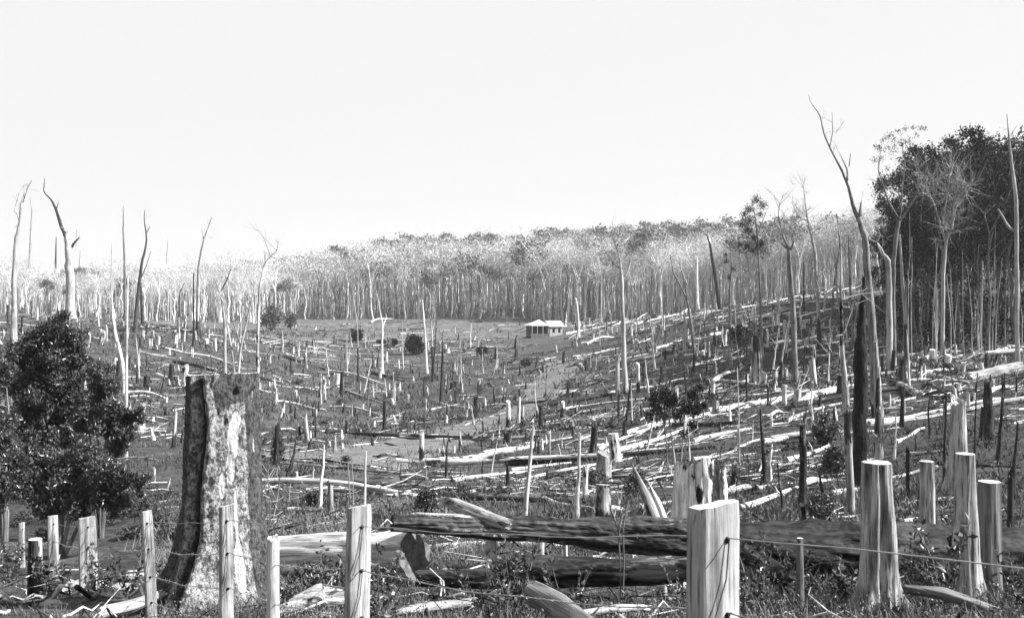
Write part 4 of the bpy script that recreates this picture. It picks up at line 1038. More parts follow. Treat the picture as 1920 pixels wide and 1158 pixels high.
bush('bush', 905, 672, 22, 26, label='dark bush beside the black pole on the valley floor', leaf=.3, cnt=500, seed=12, mat='leafsky')
bush('bush', 520, 866, 28, 52, label='grey scrub wrapped round a burnt trunk', leaf=.12, cnt=1200, seed=13, mat='weed')
bush('bush', 600, 950, 60, 28, label='low spreading bush beside the cut stump', leaf=.08, cnt=1800, seed=14, mat='weed')
bush('bush', 985, 690, 20, 18, label='small scrubby bush below the hut', leaf=.25, cnt=400, seed=15, mat='leafsky')
bush('bush', 1110, 910, 40, 30, label='straggly bush above the two-toned stump', leaf=.08, cnt=1100, seed=16, mat='weed')
bush('bush', 1190, 935, 50, 55, label='straggly weed bush behind the leaning split slabs', leaf=.08, cnt=1300, seed=17, mat='weed')
bush('bush', 470, 990, 40, 40, D=19, label='low scrub half hidden by the mottled stump', leaf=.07, cnt=1000, seed=18, mat='weed')
for k, (x, y, w, h) in enumerate([(640, 760, 26, 14), (700, 775, 22, 14), (560, 835, 30, 20), (760, 800, 26, 12), (650, 870, 24, 16), (860, 745, 24, 18), (900, 740, 20, 20), (800, 720, 26, 16), (560, 900, 34, 16), (1075, 860, 14, 12), (1030, 760, 12, 10), (835, 860, 14, 16), (680, 815, 20, 20), (610, 800, 20, 14), (560, 720, 20, 10), (1640, 990, 26, 30), (1730, 1000, 30, 26), (1480, 770, 14, 10)]):
    bush('bush', x, y, w, h, label='low weedy bush ' + near_words(x, y), leaf=max(.07, 2.4 * at(x, y).y / F), cnt=520, seed=30 + k, mat='weed', stems=2, grp='low weedy bushes across the clearing')

# sapling with two leafy heads, mid slope
LT((1245, 870), [[(1252, 880, 3), (1250, 830, 3), (1245, 790, 2.5), (1238, 750, 1.5)]], M['bark'], 'leafy twin-headed sapling, its nearer stem with a broad dark crown', cat='tree', seed=60, D=36, leaves=[(1225, 745, 16, 480), (1245, 738, 17, 520), (1232, 765, 17, 480), (1255, 758, 15, 420), (1218, 780, 10, 200), (1245, 782, 12, 240)], twigs=10, tl=.5, group='leafy saplings on the slope')
LT((1270, 880), [[(1268, 880, 4), (1262, 840, 3), (1256, 800, 3), (1253, 765, 2)], [(1276, 880, 3), (1284, 800, 2), (1290, 740, 1.5)]], M['palebark'], 'leafy sapling with a leaning pale stem and an upswept dark crown', cat='tree', seed=61, D=35, leaves=[(1285, 765, 16, 480), (1305, 770, 15, 420), (1297, 740, 13, 360), (1312, 728, 9, 220), (1270, 780, 13, 320), (1300, 800, 12, 240), (1320, 760, 8, 160), (1283, 815, 9, 120), (1262, 750, 12, 300)], twigs=10, tl=.5, group='leafy saplings on the slope')

# the big leafy thicket, several trees
def thicket(x, D, seeds, lobes, label, seed, leaf=.085, stem=True):
    X = (x - 960) / F * D; p = Vector((X, D, g1(X, D)))
    rs = np.random.RandomState(seed)
    root = empty('leafy_tree', p, label, 'tree', 'trees of the leafy thicket')
    C = []
    for (lx, ly, rad, cnt) in lobes:
        c = np.array(px(lx, ly, D) - p); r = rad * D / F
        c[1] += rs.randn() * r * .3
        nc = max(4, cnt // 48)
        sub = c + unit(rs.randn(nc, 3)) * r * (.35 + .5 * rs.rand(nc, 1))
        C.append(np.repeat(sub, 120, 0) + rs.randn(nc * 120, 3) * r * .2)
    C = np.concatenate(C); C[:, 2] = np.maximum(C[:, 2], .05)
    mb = MB(); add_leaves(mb, C, leaf, rs=rs, up=.9, wd=.17)
    link('foliage', mb.mesh('foliage', [M['leaf']], False), parent=root)
    for k, (lx, ly, rad, cnt) in enumerate(lobes[:6]):
        e = np.array(px(lx, ly, D) - p); s = MB()
        add_tube(s, [(0, 0, -.2), (e[0] * .15 + rs.randn() * .08, .05, e[2] * .4), (e[0] * .6 + rs.randn() * .08, .1, e[2] * .72), e], [.05, .036, .022, .008], 6, .08, k, False, False)
        link('limb' if k else 'trunk', s.mesh('limb', [M['bark']]), parent=root)
thicket(105, 21, 0, [(110, 605, 22, 900), (90, 630, 25, 1100), (135, 640, 28, 1300), (60, 650, 30, 1300), (110, 670, 34, 1800), (150, 675, 20, 800), (30, 670, 30, 1300), (75, 700, 34, 1600), (125, 712, 36, 1700), (35, 720, 34, 1500), (90, 745, 32, 1400), (50, 770, 30, 1200), (130, 755, 26, 900), (105, 790, 16, 500), (60, 812, 26, 1000), (85, 835, 24, 900), (140, 800, 24, 800), (150, 835, 26, 900), (170, 700, 16, 500), (110, 830, 26, 900)], 'tall pointed leafy tree making the top of the thicket', 70)
thicket(190, 20, 0, [(190, 700, 20, 700), (212, 722, 18, 600), (180, 735, 24, 900), (160, 765, 30, 1300), (205, 765, 26, 1100), (232, 780, 18, 600), (258, 785, 12, 300), (190, 800, 26, 1100), (235, 812, 22, 800), (215, 840, 18, 600), (262, 770, 10, 200), (150, 800, 20, 600)], 'rounder leafy tree on the outer side of the thicket, by the white pole', 71)
thicket(110, 18, 0, [(40, 860, 32, 1400), (85, 870, 28, 1200), (120, 880, 32, 1500), (165, 855, 26, 1200), (200, 880, 30, 1500), (232, 905, 26, 1200), (255, 925, 18, 700), (265, 900, 14, 400), (130, 925, 40, 1900), (60, 915, 40, 1700), (190, 930, 34, 1500), (225, 950, 22, 700), (90, 955, 26, 800), (150, 960, 20, 500)], 'low dense glossy bush at the front of the thicket behind the fence', 72, leaf=.08)
thicket(10, 19, 0, [(0, 790, 30, 1200), (-20, 850, 40, 1700), (5, 920, 34, 1300), (-40, 760, 40, 1500), (-40, 680, 40, 1300), (10, 700, 26, 900), (15, 830, 16, 400)], 'dark leafy tree at the shaded end of the thicket', 73)

# ------------------------------------------------------------------ the big mottled stump
def hero():
    D = 10.9; X = (417 - 960) / F * D; p = Vector((X, D, g1(X, D)))
    H = (CY - 702) / F * D - p.z
    n, m = 260, 230
    an = np.arange(n) / n * 2 * math.pi; z = -.25 + (H + .25) * np.linspace(0, 1, m) ** 1.15
    A, Z = np.meshgrid(an, z); c, s = np.cos(A), np.sin(A)
    cam_a = math.atan2(-p.y, -p.x)            # direction of the camera seen from the stump
    ra = (A - cam_a + math.pi) % (2 * math.pi) - math.pi    # + = towards the photograph's right side
    zz = np.maximum(Z, 0)
    lob = .30 + .9 * np.exp(-((ra + .62) / .30) ** 2) + .75 * np.exp(-((ra + 1.45) / .25) ** 2) + .55 * np.exp(-((ra - .35) / .22) ** 2) + .5 * np.exp(-((ra - 1.2) / .28) ** 2) + .6 * np.exp(-((np.abs(ra) - 2.6) / .4) ** 2)
    r = .40 + .05 * (1 - zz / H) + .60 * np.exp(-zz / .40) * lob + .10 * np.exp(-zz / 1.0)
    wob = .06 * np.sin(Z * 2.3) + .05 * np.sin(Z * 5.1)
    fis = np.exp(-((ra + .66 + wob - .10 * np.exp(-zz / .6)) / .085) ** 2)
    r = r - fis * (.21 + .08 * np.exp(-zz / .8))
    r = r + .045 * np.exp(-((ra + .40 + wob) / .12) ** 2) + .03 * np.exp(-((ra + .95) / .15) ** 2)
    r = r - .03 * np.exp(-((ra - .62) / .05) ** 2) * smooth01((1.2 - zz) / .8)
    r = r + .02 * np.cos(ra * 7 + 1) * .6
    Pn = np.stack([c.ravel(), s.ravel(), Z.ravel()], 1)
    r = r.ravel() + .016 * fbm(Pn * np.array([3, 3, 1.6]), 1, 3) + .011 * fbm(Pn * np.array([11, 11, 7]), 2, 3) + .006 * vn(Pn * 40, 3)
    # knots
    for (ka, kz, kr, kd) in ((-.38, H * .56, .07, -.05), (.35, H * .93, .05, -.06), (.1, H * .80, .05, -.03), (.72, H * .60, .05, .03), (-.15, H * .45, .04, .03)):
        r += kd * np.exp(-(((ra.ravel() - ka) * .45) ** 2 + (Z.ravel() - kz) ** 2) / kr ** 2)
    bare = np.zeros(n * m)
    raf, zf = ra.ravel(), Z.ravel()
    def blob(a, z_, wa, wz): return 1.25 - np.sqrt(((raf - a) / wa) ** 2 + ((zf - z_) / wz) ** 2)
    for a, z_, wa, wz in ((.30, H * .74, .21, .30), (.22, H * .62, .17, .26), (.40, H * .82, .16, .14), (.33, H * .42, .06, .45), (.34, H * .22, .13, .42), (1.02, H * .88, .10, .30), (.95, H * .72, .06, .2), (.0, H * .55, .12, .22)):
        bare = np.maximum(bare, np.clip(blob(a, z_, wa, wz), 0, 1) * (1 if wa > .1 else .9))
    dull = smooth01((raf - .58) / .16) + smooth01((-raf - .70) / .3) * .62 + np.exp(-(((raf + .02) / .22) ** 2 + ((zf - H * .93) / .22) ** 2)) * 1.1 + .9 * smooth01((.35 - zf) / .5) * smooth01((raf - .1) / .2) + .8 * smooth01((raf + .05) / .3) * smooth01((zf - H * .86) / .15)  # dark bark at right; at left, shade painted into the bark
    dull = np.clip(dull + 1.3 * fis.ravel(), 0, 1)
    r = r - np.clip((bare - .45) * 8, 0, 1) * .012
    V = np.stack([c.ravel() * r, s.ravel() * r, Z.ravel()], 1).reshape(m, n, 3)
    V[-1, :, 2] += .02 * V[-1, :, 0] / .45 - .035 * V[-1, :, 1] / .45 + .006 * R.randn(n)
    V[-2, :, 2] = np.minimum(V[-2, :, 2], V[-1, :, 2] - .005)
    mb = MB(); i = np.arange(m - 1)[:, None] * n; j = np.arange(n)[None]; j2 = (j + 1) % n
    mb.add(V.reshape(-1, 3), np.stack([i + j, i + j2, i + n + j2, i + n + j], -1).reshape(-1, 4), 0)
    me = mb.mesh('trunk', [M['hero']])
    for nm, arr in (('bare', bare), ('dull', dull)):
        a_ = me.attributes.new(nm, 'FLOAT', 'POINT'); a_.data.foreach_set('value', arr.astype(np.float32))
    root = empty('big_stump', p, 'huge mottled stump with flaring roots and a deep dark fissure beside the fence', 'stump')
    link('trunk', me, parent=root)
    t = MB(); a = V[-1]; cen = a.mean(0); b = cen + (a - cen) * .5; jj = np.arange(n)
    t.add(np.concatenate([a, b, [cen]]), np.stack([jj, (jj + 1) % n, n + (jj + 1) % n, n + jj], 1)); t.add(np.concatenate([b, [cen]]), np.stack([jj, (jj + 1) % n, np.full(n, n)], 1))
    link('sawn_top', t.mesh('sawn_top', [M['sawn']]), parent=root)
    # surface roots running out from the foot
    for k, (da, L, r0) in enumerate(((-.62, .75, .13), (-1.5, .7, .10), (.35, .55, .10), (1.25, .55, .09), (-.1, .35, .08))):
        ang = cam_a + da; d = np.array([math.cos(ang), math.sin(ang)])
        P = [];
        for q in np.linspace(.42, .5 + L, 7):
            x_, y_ = d[0] * q - .10 * math.sin(q * 3 + k) * d[1], d[1] * q + .10 * math.sin(q * 3 + k) * d[0]
            P.append((x_, y_, g1(p.x + x_, p.y + y_) - p.z + max(0, .10 - .12 * q)))
        rm = MB(); add_tube(rm, P, r0 * np.linspace(1, .3, 7), 12, .2, 500 + k, False, True, nscale=4)
        mm = rm.mesh('root', [M['hero']]); 
        for nm in ('bare', 'dull'):
            a_ = mm.attributes.new(nm, 'FLOAT', 'POINT'); a_.data.foreach_set('value', np.full(len(mm.vertices), .0 if nm == 'bare' else .25, np.float32))
        link('root', mm, parent=root)
hero()

# ------------------------------------------------------------------ foreground cut stumps
def near_stump(x, D, topy, Rr, kind, label, seed, flare=.8, fh=.2, lobes=5, top='flat', jag=.1, n=72, m=46, rough=.07, cap='sawn', hollow=False, taper=.12, lean=(0, 0), name='stump'):
    X = (x - 960) / F * D; p = Vector((X, D, g1(X, D) - .02)); H = (CY - topy) / F * D - p.z
    me = stump_mesh(name, Rr, H, [M[kind], M[cap]], seed, n, m, flare, fh, lobes, top, jag, rough, taper, hollow=hollow)
    o = link(name, me, p, (lean[0], lean[1], 0)); tag(o, label, 'stump', 'cut stumps near the fence'); return o
M['flute'] = wood('fluted_silver_stump', .62, .17, cracks=.7, grain=1.1, var=.1)
M['grey'] = wood('dull_grey_stump', .26, .10, cracks=.4, grain=1.1, var=.1)
near_stump(1646, 10.3, 866, .15, 'flute', 'tall fluted silver stump with splayed toes behind the wire', 401, flare=2.0, fh=.16, lobes=7, rough=.15, taper=.35, n=110, m=70)
near_stump(1810, 11.2, 850, .11, 'flute', 'slim pale stump with a pale buttress, between the fluted and the shaded stump', 402, flare=1.5, fh=.3, lobes=4, taper=.5)
near_stump(1855, 11.6, 902, .13, 'grey', 'shaded grey cut stump farthest along the wire from the fluted one', 403, flare=.6, fh=.15)
M['hollow'] = wood('bleached_hollow_wood', 1.2, .7, char=.38, cracks=.6, cscale=1.3, var=.1)
near_stump(1312, 17, 878, .43, 'hollow', 'wide hollow stump with a jagged white and black rim behind the nearest post', 404, flare=.4, fh=.3, top='jag', jag=.22, rough=.14, cap='char', n=96, m=50, hollow=True)
near_stump(1738, 17.5, 864, .125, 'flute', 'pale cut stump standing between the fluted stump and the slim pale one', 412, flare=.6, lobes=4, rough=.14)
near_stump(1131, 16.5, 908, .135, 'half', 'two-toned cut stump behind the long burnt log', 405, flare=.4, top='slant', jag=.02)
near_stump(921, 12.7, 1000, .075, 'pale', 'small white splayed stump under the long burnt log', 406, flare=1.6, fh=.12, top='flat')
near_stump(1013, 13.6, 992, .055, 'pale', 'thin white stub seen under the long burnt log', 407, flare=.7, fh=.1)
near_stump(1060, 13.5, 1018, .03, 'pale', 'short white peg under the long burnt log', 408, flare=.5, fh=.1)
near_stump(1500, 10.2, 1008, .033, 'grey', 'thin dark stake with a pale tip in front of the thick burnt log', 409, flare=.6, fh=.08, taper=.5)
near_stump(1797, 24, 765, .17, 'flute', 'fat splintered grey snag behind the slim pale stump', 410, flare=1.2, fh=.5, top='jag', jag=.3, taper=.35)
near_stump(1505, 23, 950, .10, 'grey', 'low cut stump carrying a black post', 411, flare=.3)
LT((1505, 985), [[(1505, 962, 14), (1506, 900, 14), (1505, 850, 13), (1504, 800, 11)]], M['char'], 'black burnt post standing on a low cut stump', D=23, seed=412, n=12, group=None, name='burnt_post', cat='burnt post')

def near_log(pts, Ds, kind, label, seed, n=40, lobe=.2, rough=.16, cap=None, jag=(.05, .15), cat='log', name='fallen_log', m=46, nscale=3.):
    A = np.array([tuple(px(a, b, d)) for (a, b, w), d in zip(pts, Ds)]); Wd = np.array([w * .5 * d / F for (a, b, w), d in zip(pts, Ds)])
    t = np.arange(len(A)); tt = np.linspace(0, len(A) - 1, m)
    B = np.stack([np.interp(tt, t, A[:, c]) for c in range(3)], 1); Wd = np.interp(tt, t, Wd)
    for _ in range(2): B[1:-1] = (B[:-2] + 2 * B[1:-1] + B[2:]) / 4
    o0 = B[0].copy(); v = Vector(B[-1] - B[0]); q = v.to_track_quat('Z', 'Y'); Mi = np.array(q.to_matrix())
    Lc = (B - o0) @ Mi
    mb = MB(); add_tube(mb, Lc, Wd, n, rough, seed, True, True, jag[0], jag[1], capmat=1 if cap else 0, lobe=lobe, nscale=nscale)
    o = link(name, mb.mesh(name, [M[kind]] + ([M[cap]] if cap else [])), o0, q.to_euler()); tag(o, label, cat, 'logs lying near the fence'); return o
M['charlog'] = wood('long_burnt_log', .50, .16, char=.74, charv=.035, cracks=.6, cscale=1.3, bump=.035)
near_log([(738, 980, 26), (790, 980, 34), (900, 986, 36), (1100, 996, 48), (1290, 1004, 60)], [12.0, 12.1, 12.3, 12.7, 13.0], 'charlog', 'long burnt log raised off the ground across the view', 420, n=64, rough=.24, lobe=.3, m=90, nscale=3.4)
near_log([(1270, 1010, 60), (1450, 1022, 88), (1650, 1028, 95), (1800, 1034, 94), (1930, 1040, 92)], [13.1, 13.4, 13.7, 14, 14.2], 'black', 'thick black log lying behind the fluted silver stump', 421, n=64, rough=.18, lobe=.25, m=80)
near_log([(828, 935, 8), (850, 945, 22), (900, 966, 26), (945, 980, 20)], [12.6, 12.4, 12.3, 12.2], 'half', 'broken slab sloping off the end of the long burnt log', 422, n=24)
near_log([(985, 1068, 60), (1040, 1070, 58), (1180, 1070, 48), (1300, 1064, 44)], [11.3, 11.3, 11.2, 11.0], 'char', 'blunt-ended charred log under the long burnt log', 423, n=44, cap='char')
near_log([(785, 1080, 30), (880, 1082, 34), (1000, 1086, 34)], [11.6, 11.6, 11.6], 'char', 'low charred log half sunk in the weeds', 424, n=30)
near_log([(400, 1040, 70), (520, 1046, 76), (680, 1044, 86), (778, 1042, 92)], [13.6, 13.2, 12.7, 12.3], 'pale', 'massive white log with a shade-coloured sawn end behind the second post', 425, n=56, cap='sawnshade', rough=.1, jag=(0, 0))  # the cut end carries its shade as colour
near_log([(790, 1030, 16), (900, 1024, 18), (1130, 1022, 14)], [17, 17, 17], 'pale', 'white log seen in the gap beneath the long burnt log', 426, n=20)
near_log([(1000, 1112, 44), (1050, 1135, 46), (1110, 1185, 50)], [8.6, 8.3, 7.9], 'bark', 'grey slab log slanting down in the weeds by the nearest post', 427, n=26)
near_log([(1395, 1035, 30), (1440, 1065, 36), (1480, 1085, 30)], [11.4, 11.2, 11], 'char', 'short black log tipped against the thick black log', 428, n=26, cap='char')
near_log([(1700, 1104, 18), (1770, 1112, 22), (1850, 1140, 20)], [10, 9.9, 9.8], 'bark', 'grey mossy log on the grass beyond the fluted stump', 429, n=24)
near_log([(190, 1150, 24), (250, 1135, 22), (300, 1115, 16)], [9.9, 10.1, 10.4], 'pale_patch', 'pale root log at the foot of the mottled stump', 430, n=22)
near_log([(525, 1150, 26), (600, 1120, 40), (680, 1130, 24)], [9.6, 9.7, 9.7], 'pale_patch', 'pale broken slab lying before the massive white log', 431, n=40, rough=.45)
near_log([(1820, 712, 24), (1860, 704, 26), (1915, 690, 28)], [60, 60, 60], 'pale', 'huge pale log lying by the dark forest', 432, n=20, jag=(.3, .1))
near_log([(1838, 672, 6), (1850, 662, 9), (1915, 657, 9)], [72, 72, 72], 'pale', 'curved pale log arching above the huge one', 433, n=12)
near_log([(1805, 1010, 60), (1860, 1075, 60), (1940, 1110, 60)], [13, 12.5, 12], 'black', 'black log end in deep shade behind the shaded stump', 434, n=22)
near_log([(700, 1150, 20), (790, 1140, 22), (870, 1130, 16)], [9.2, 9.4, 9.6], 'pale_patch', 'low pale log in the weeds between the two nearest posts', 435, n=18)
near_log([(1090, 1150, 14), (1160, 1140, 16), (1200, 1138, 10)], [9.1, 9.2, 9.3], 'pale', 'short white stick of wood on the grass by the nearest post', 436, n=14)
# leaning split slabs
for k, (a, b, w0, w1, D, lab) in enumerate([((1186, 872), (1236, 978), 8, 24, 15.6, 'leaning split slab with a needle tip'), ((1216, 905), (1252, 978), 6, 16, 15.9, 'second leaning slab, short and white, against the needle-tipped one')]):
    near_log([(b[0], b[1] + 14, w1), ((a[0] + b[0]) / 2, (a[1] + b[1]) / 2, (w0 + w1) / 2), (a[0], a[1], w0 * .4)], [D, D + .1, D + .2], 'half' if k == 0 else 'pale', lab, 440 + k, n=14, lobe=.3, cat='slab', name='split_slab')

# ------------------------------------------------------------------ fence
FD = np.array([-0.59, 0.81])
def fence_x(d): return .74 - .73 * (d - 3.3)
def post(x, y, H, w, t, top, label, seed, lean=(0, 0), kind='post', holes=(.12, .39, .68, .95), rz=36):
    rs = np.random.RandomState(seed)
    p = Vector((x, y, top - H)); root = empty('fence_post', p, label, 'fence post', 'split timber fence posts', rz=math.radians(rz))
    root.rotation_euler = (lean[0], lean[1], math.radians(rz))
    q = .18; sec = np.array([(-.5, -.5 + q * .6), (-.5 + q, -.5), (.12, -.53), (.5 - q, -.5), (.5, -.5 + q), (.5, .2), (.42, .5), (-.05, .54), (-.46, .46), (-.52, .05)])
    # subdivide the outline
    S2 = []
    for i in range(len(sec)):
        for f in (0, .5): S2.append(sec[i] * (1 - f) + sec[(i + 1) % len(sec)] * f)
    S2 = np.array(S2); n = len(S2); m = 26
    V = np.zeros((m, n, 3)); zz = np.linspace(-.3, H, m)
    for k, z in enumerate(zz):
        sc = 1 + .10 * (1 - z / H); jit = vn(np.concatenate([S2 * 6, np.full((n, 1), z * 1.2)], 1), seed) * .035 + vn(np.concatenate([S2 * 17, np.full((n, 1), z * .6)], 1), seed + 1) * .025
        V[k, :, 0] = S2[:, 0] * w * (sc + jit) + .01 * math.sin(z * 2 + seed); V[k, :, 1] = S2[:, 1] * t * (sc + jit); V[k, :, 2] = z
    V[-1, :, 2] += .002 * rs.randn(n) + .008 * S2[:, 0] - .014 * S2[:, 1]
    V[-1, :, :2] *= .96
    mb = MB(); i = np.arange(m - 1)[:, None] * n; j = np.arange(n)[None]; j2 = (j + 1) % n
    mb.add(V.reshape(-1, 3), np.stack([i + j, i + j2, i + n + j2, i + n + j], -1).reshape(-1, 4), 0)
    jj = np.arange(n); mb.add(np.concatenate([V[-1], [V[-1].mean(0) + [0, 0, .004]]]), np.stack([jj, (jj + 1) % n, np.full(n, n)], 1), 1)
    body = link('timber', mb.mesh('timber', [M[kind], M['sawn']]), parent=root)
    for h in holes:
        if h > H - .05: continue
        hb = MB(); r = .012; K = 12; a = np.arange(K) / K * 6.283; yf = -.5 * t * (1 + .10 * h / H) * 1.06 - .004
        ring = np.stack([np.cos(a) * r, np.full(K, yf), np.sin(a) * r + H - h], 1); rin = ring + [0, .03, 0]
        rin[:, [0]] *= .9
        hb.add(np.concatenate([ring, [[0, yf, H - h]]]), np.stack([np.arange(K), (np.arange(K) + 1) % K, np.full(K, K)], 1))
        hb.add(np.concatenate([ring, rin]), np.stack([np.arange(K), (np.arange(K) + 1) % K, K + (np.arange(K) + 1) % K, K + np.arange(K)], 1))
        link('wire_hole', hb.mesh('wire_hole', [M['hole']]), parent=root)
    if len(holes) > 2:
        tb = MB(); y0 = -.5 * t * 1.1 - .008
        for (h0, h1) in ((holes[0], holes[1]), (holes[1], holes[2])):
            add_tube(tb, [(0, y0, H - h0), (-.10 * w, y0 - .004, H - (h0 + h1) * .5), (-.45 * w, y0 - .002, H - h1 - .02)], [.0028] * 3, 5)
        link('tie_wire', tb.mesh('tie_wire', [M['darkwire']]), parent=root)
    return root
PD = [(3.3, 944, .155, .085, 'nearest split post with a bright sawn top and peeling side', (0, .0)), (5.63, 949, .135, .078, 'second split post, pale with two large wire holes', (0, .01)), (7.56, 947, .098, .075, 'split post with a cracked edge standing before the mottled stump', (0, -.02)),
      (9.46, 956, .095, .07, 'narrow leaning split post at the roots of the mottled stump', (0, -.05)), (12.0, 969, .20, .09, 'widest split post of the far run, by the thicket', (0, -.01)), (14.06, 966, .135, .08, 'split post in front of the thicket, next after the widest one', (0, .0)), (16.6, 979, .10, .07, 'last thin split post at the shaded end of the fence', (0, 0))]
tops = []
for k, (d, ty, w, t, lab, ln) in enumerate(PD):
    x = fence_x(d); top = (CY - ty) / F * d
    H = max(1.25, top - g1(x, d))
    post(x, d, H, w * (1.28 if k == 0 else 1.05), t * (1.2 if k == 0 else 1), top, lab, 600 + k, ln)
    tops.append((x, d, top))
post(2.7, .6, 1.35, .15, .08, -.22, 'split post beside the camera carrying the wires onward', 620, rz=36)
tops = [(2.7, .6, -.22)] + tops + [(-11.4, 19.9, -4.6)]
post(-11.4, 19.9, 1.25, .12, .08, -4.6, 'split post hidden in the thicket beyond the last thin one', 621)
# crooked batten and scarred stub
x = (512 - 960) / F * 6.75; t0 = (CY - 1018) / F * 6.75
near_stump(512, 6.75, 1016, .042, 'pale_patch', 'crooked round batten with a burnt tip between two posts', 630, flare=.05, lobes=3, top='jag', jag=.05, n=24, m=30, name='fence_batten')
near_stump(66, 12.2, 1010, .085, 'half', 'short round post with burnt and bare patches by the last thin post', 631, flare=.1, lobes=3, n=30, m=30, name='fence_batten')
for wi, h in enumerate((.12, .39, .68, .95)):
    mb = MB(); pts = []
    for a, b in zip(tops[:-1], tops[1:]):
        L = math.hypot(a[0] - b[0], a[1] - b[1])
        for t in np.linspace(0, 1, 13)[:-1]:
            pts.append((a[0] + (b[0] - a[0]) * t, a[1] + (b[1] - a[1]) * t, a[2] + (b[2] - a[2]) * t - h - .045 * math.sin(math.pi * t) * (1 if wi else .5) + .006 * math.sin(17 * t + wi)))
    pts.append((tops[-1][0], tops[-1][1], tops[-1][2] - h))
    P = np.array(pts) + np.array([0, -.0, 0])
    add_tube(mb, P, np.full(len(P), .0028 if wi else .0024), 5, 0, 0)
    if wi:
        # second strand and barbs
        ln = np.concatenate([[0], np.cumsum(np.linalg.norm(np.diff(P, axis=0), axis=1))])
        s = np.arange(0, ln[-1], .03); Q = np.stack([np.interp(s, ln, P[:, c]) for c in range(3)], 1)
        ph = s * 90; off = np.stack([np.cos(ph) * .004 * .8, np.cos(ph) * .004 * .6, np.sin(ph) * .004], 1)
        add_tube(mb, Q + off, np.full(len(Q), .0022), 4)
        sb = np.arange(.05, ln[-1], .11); B = np.stack([np.interp(sb, ln, P[:, c]) for c in range(3)], 1)
        for b in B:
            for q in range(2):
                d = unit(R.randn(3)) * .019
                add_tube(mb, [b - d, b + d], [.0018, .0018], 3)
    o = link('fence_wire', mb.mesh('fence_wire', [M['wire']]))
    tag(o, ['plain top wire running through all the posts', 'topmost barbed wire, second below the plain one', 'middle barbed wire at half post height', 'lowest barbed wire near the weeds'][wi], 'wire', 'wires of the post fence')

# ------------------------------------------------------------------ random fill of the clearing
rs = np.random.RandomState(21)
def clearing(n, d0, d1, power=1.0):
    u = rs.uniform(-.57, .57, n); D = np.exp(rs.uniform(math.log(d0), math.log(d1), n) * power)
    x = 960 + u * F
    lim = np.interp(x, [-50, 300, 450, 560, 1000, 1100, 1600, 1640, 1970], [150, 175, 200, 262, 262, 250, 240, 86, 80])
    thick = ((x < 290) & (D < 27))
    z = gz(u * D, D); y = CY - z / D * F
    hut_ = (np.abs(x - 1022) < 42) & (D > 150) & (D < 245)
    trk = (np.abs(y - np.interp(x, [600, 680, 780, 880, 960, 1000, 1015, 1035, 1052], [868, 856, 834, 806, 780, 756, 735, 712, 696])) < 11) & (x > 595) & (x < 1060)
    ok = (D < lim) & ~thick & ~hut_ & ~trk
    flat = (D > 195) & (x < 1060)                       # the far grassy flat is nearly clear
    ok &= ~(flat & (rs.rand(n) < .6))
    ok &= shown(u * D, D, .5)
    return u[ok] * D[ok], D[ok], z[ok], x[ok], y[ok]
cntS = sum(1 for o in S.objects if o.name.startswith('stump')); cntL = sum(1 for o in S.objects if o.name.startswith('fallen_log')); cntP = sum(1 for o in S.objects if o.name.startswith('dead_pole'))
X, Y, Z, PX, PY = clearing(5000, 22, 250)
_k = rs.rand(len(X)) < np.clip((Y - 22) / 90, .07, 1) * np.where(PX < 1080, .55, 1) * (vn(np.stack([X * .09, Y * .09, X * 0], 1), 71) > -.25); X, Y, Z, PX, PY = X[_k], Y[_k], Z[_k], PX[_k], PY[_k]
nS = nP = nL = 0
for k in range(len(X)):
    w = rs.rand(); slope = PX[k] > 1060
    p = Vector((X[k], Y[k], Z[k] - .03))
    if w < .34 * min(1, Y[k] / 110) and cntS + nS < 298:
        kd = rs.choice(['pale', 'base', 'half', 'char'], p=[.42, .18, .16, .24] if slope else [.38, .12, .15, .35])
        put_stump(p, rs.uniform(.5, 1.5), rs.uniform(.10, .26), kd, rng=rs); nS += 1
    elif w < .50 * min(1, Y[k] / 110) and cntP + nP < 230:
        kd = rs.choice(['pale', 'base', 'char'], p=[.45, .2, .35])
        put_stump(p, rs.uniform(1.3, 5.5) * (1 if slope else .7) * min(1, .25 + Y[k] / 110), rs.uniform(.04, .08) * (1 + Y[k] / 300), kd, name='dead_pole', tab=SN, grp=G_SN, cat='dead pole', lean=.07, rng=rs); nP += 1
    elif cntL + nL < 298:
        L = rs.uniform(3, 11) * min(1, .5 + Y[k] / 80); a = (.30 if slope else -.22) + rs.randn() * (.24 if rs.rand() < .75 else 1.1)
        q = Vector((p.x + L * math.cos(a), p.y + L * math.sin(a), 0)); q.z = g1(q.x, q.y); r = rs.uniform(.09, .26) * (.6 + .4 * L / 10) * min(1, .35 + Y[k] / 90)
        p.z += r * .7; q.z += r * .5; kd = rs.choice(['pale', 'patch', 'half', 'char'], p=[.4, .2, .16, .24])
        put_log(p, q, r, kd, rng=rs); nL += 1
print('counts', cntS + nS, cntP + nP, cntL + nL)

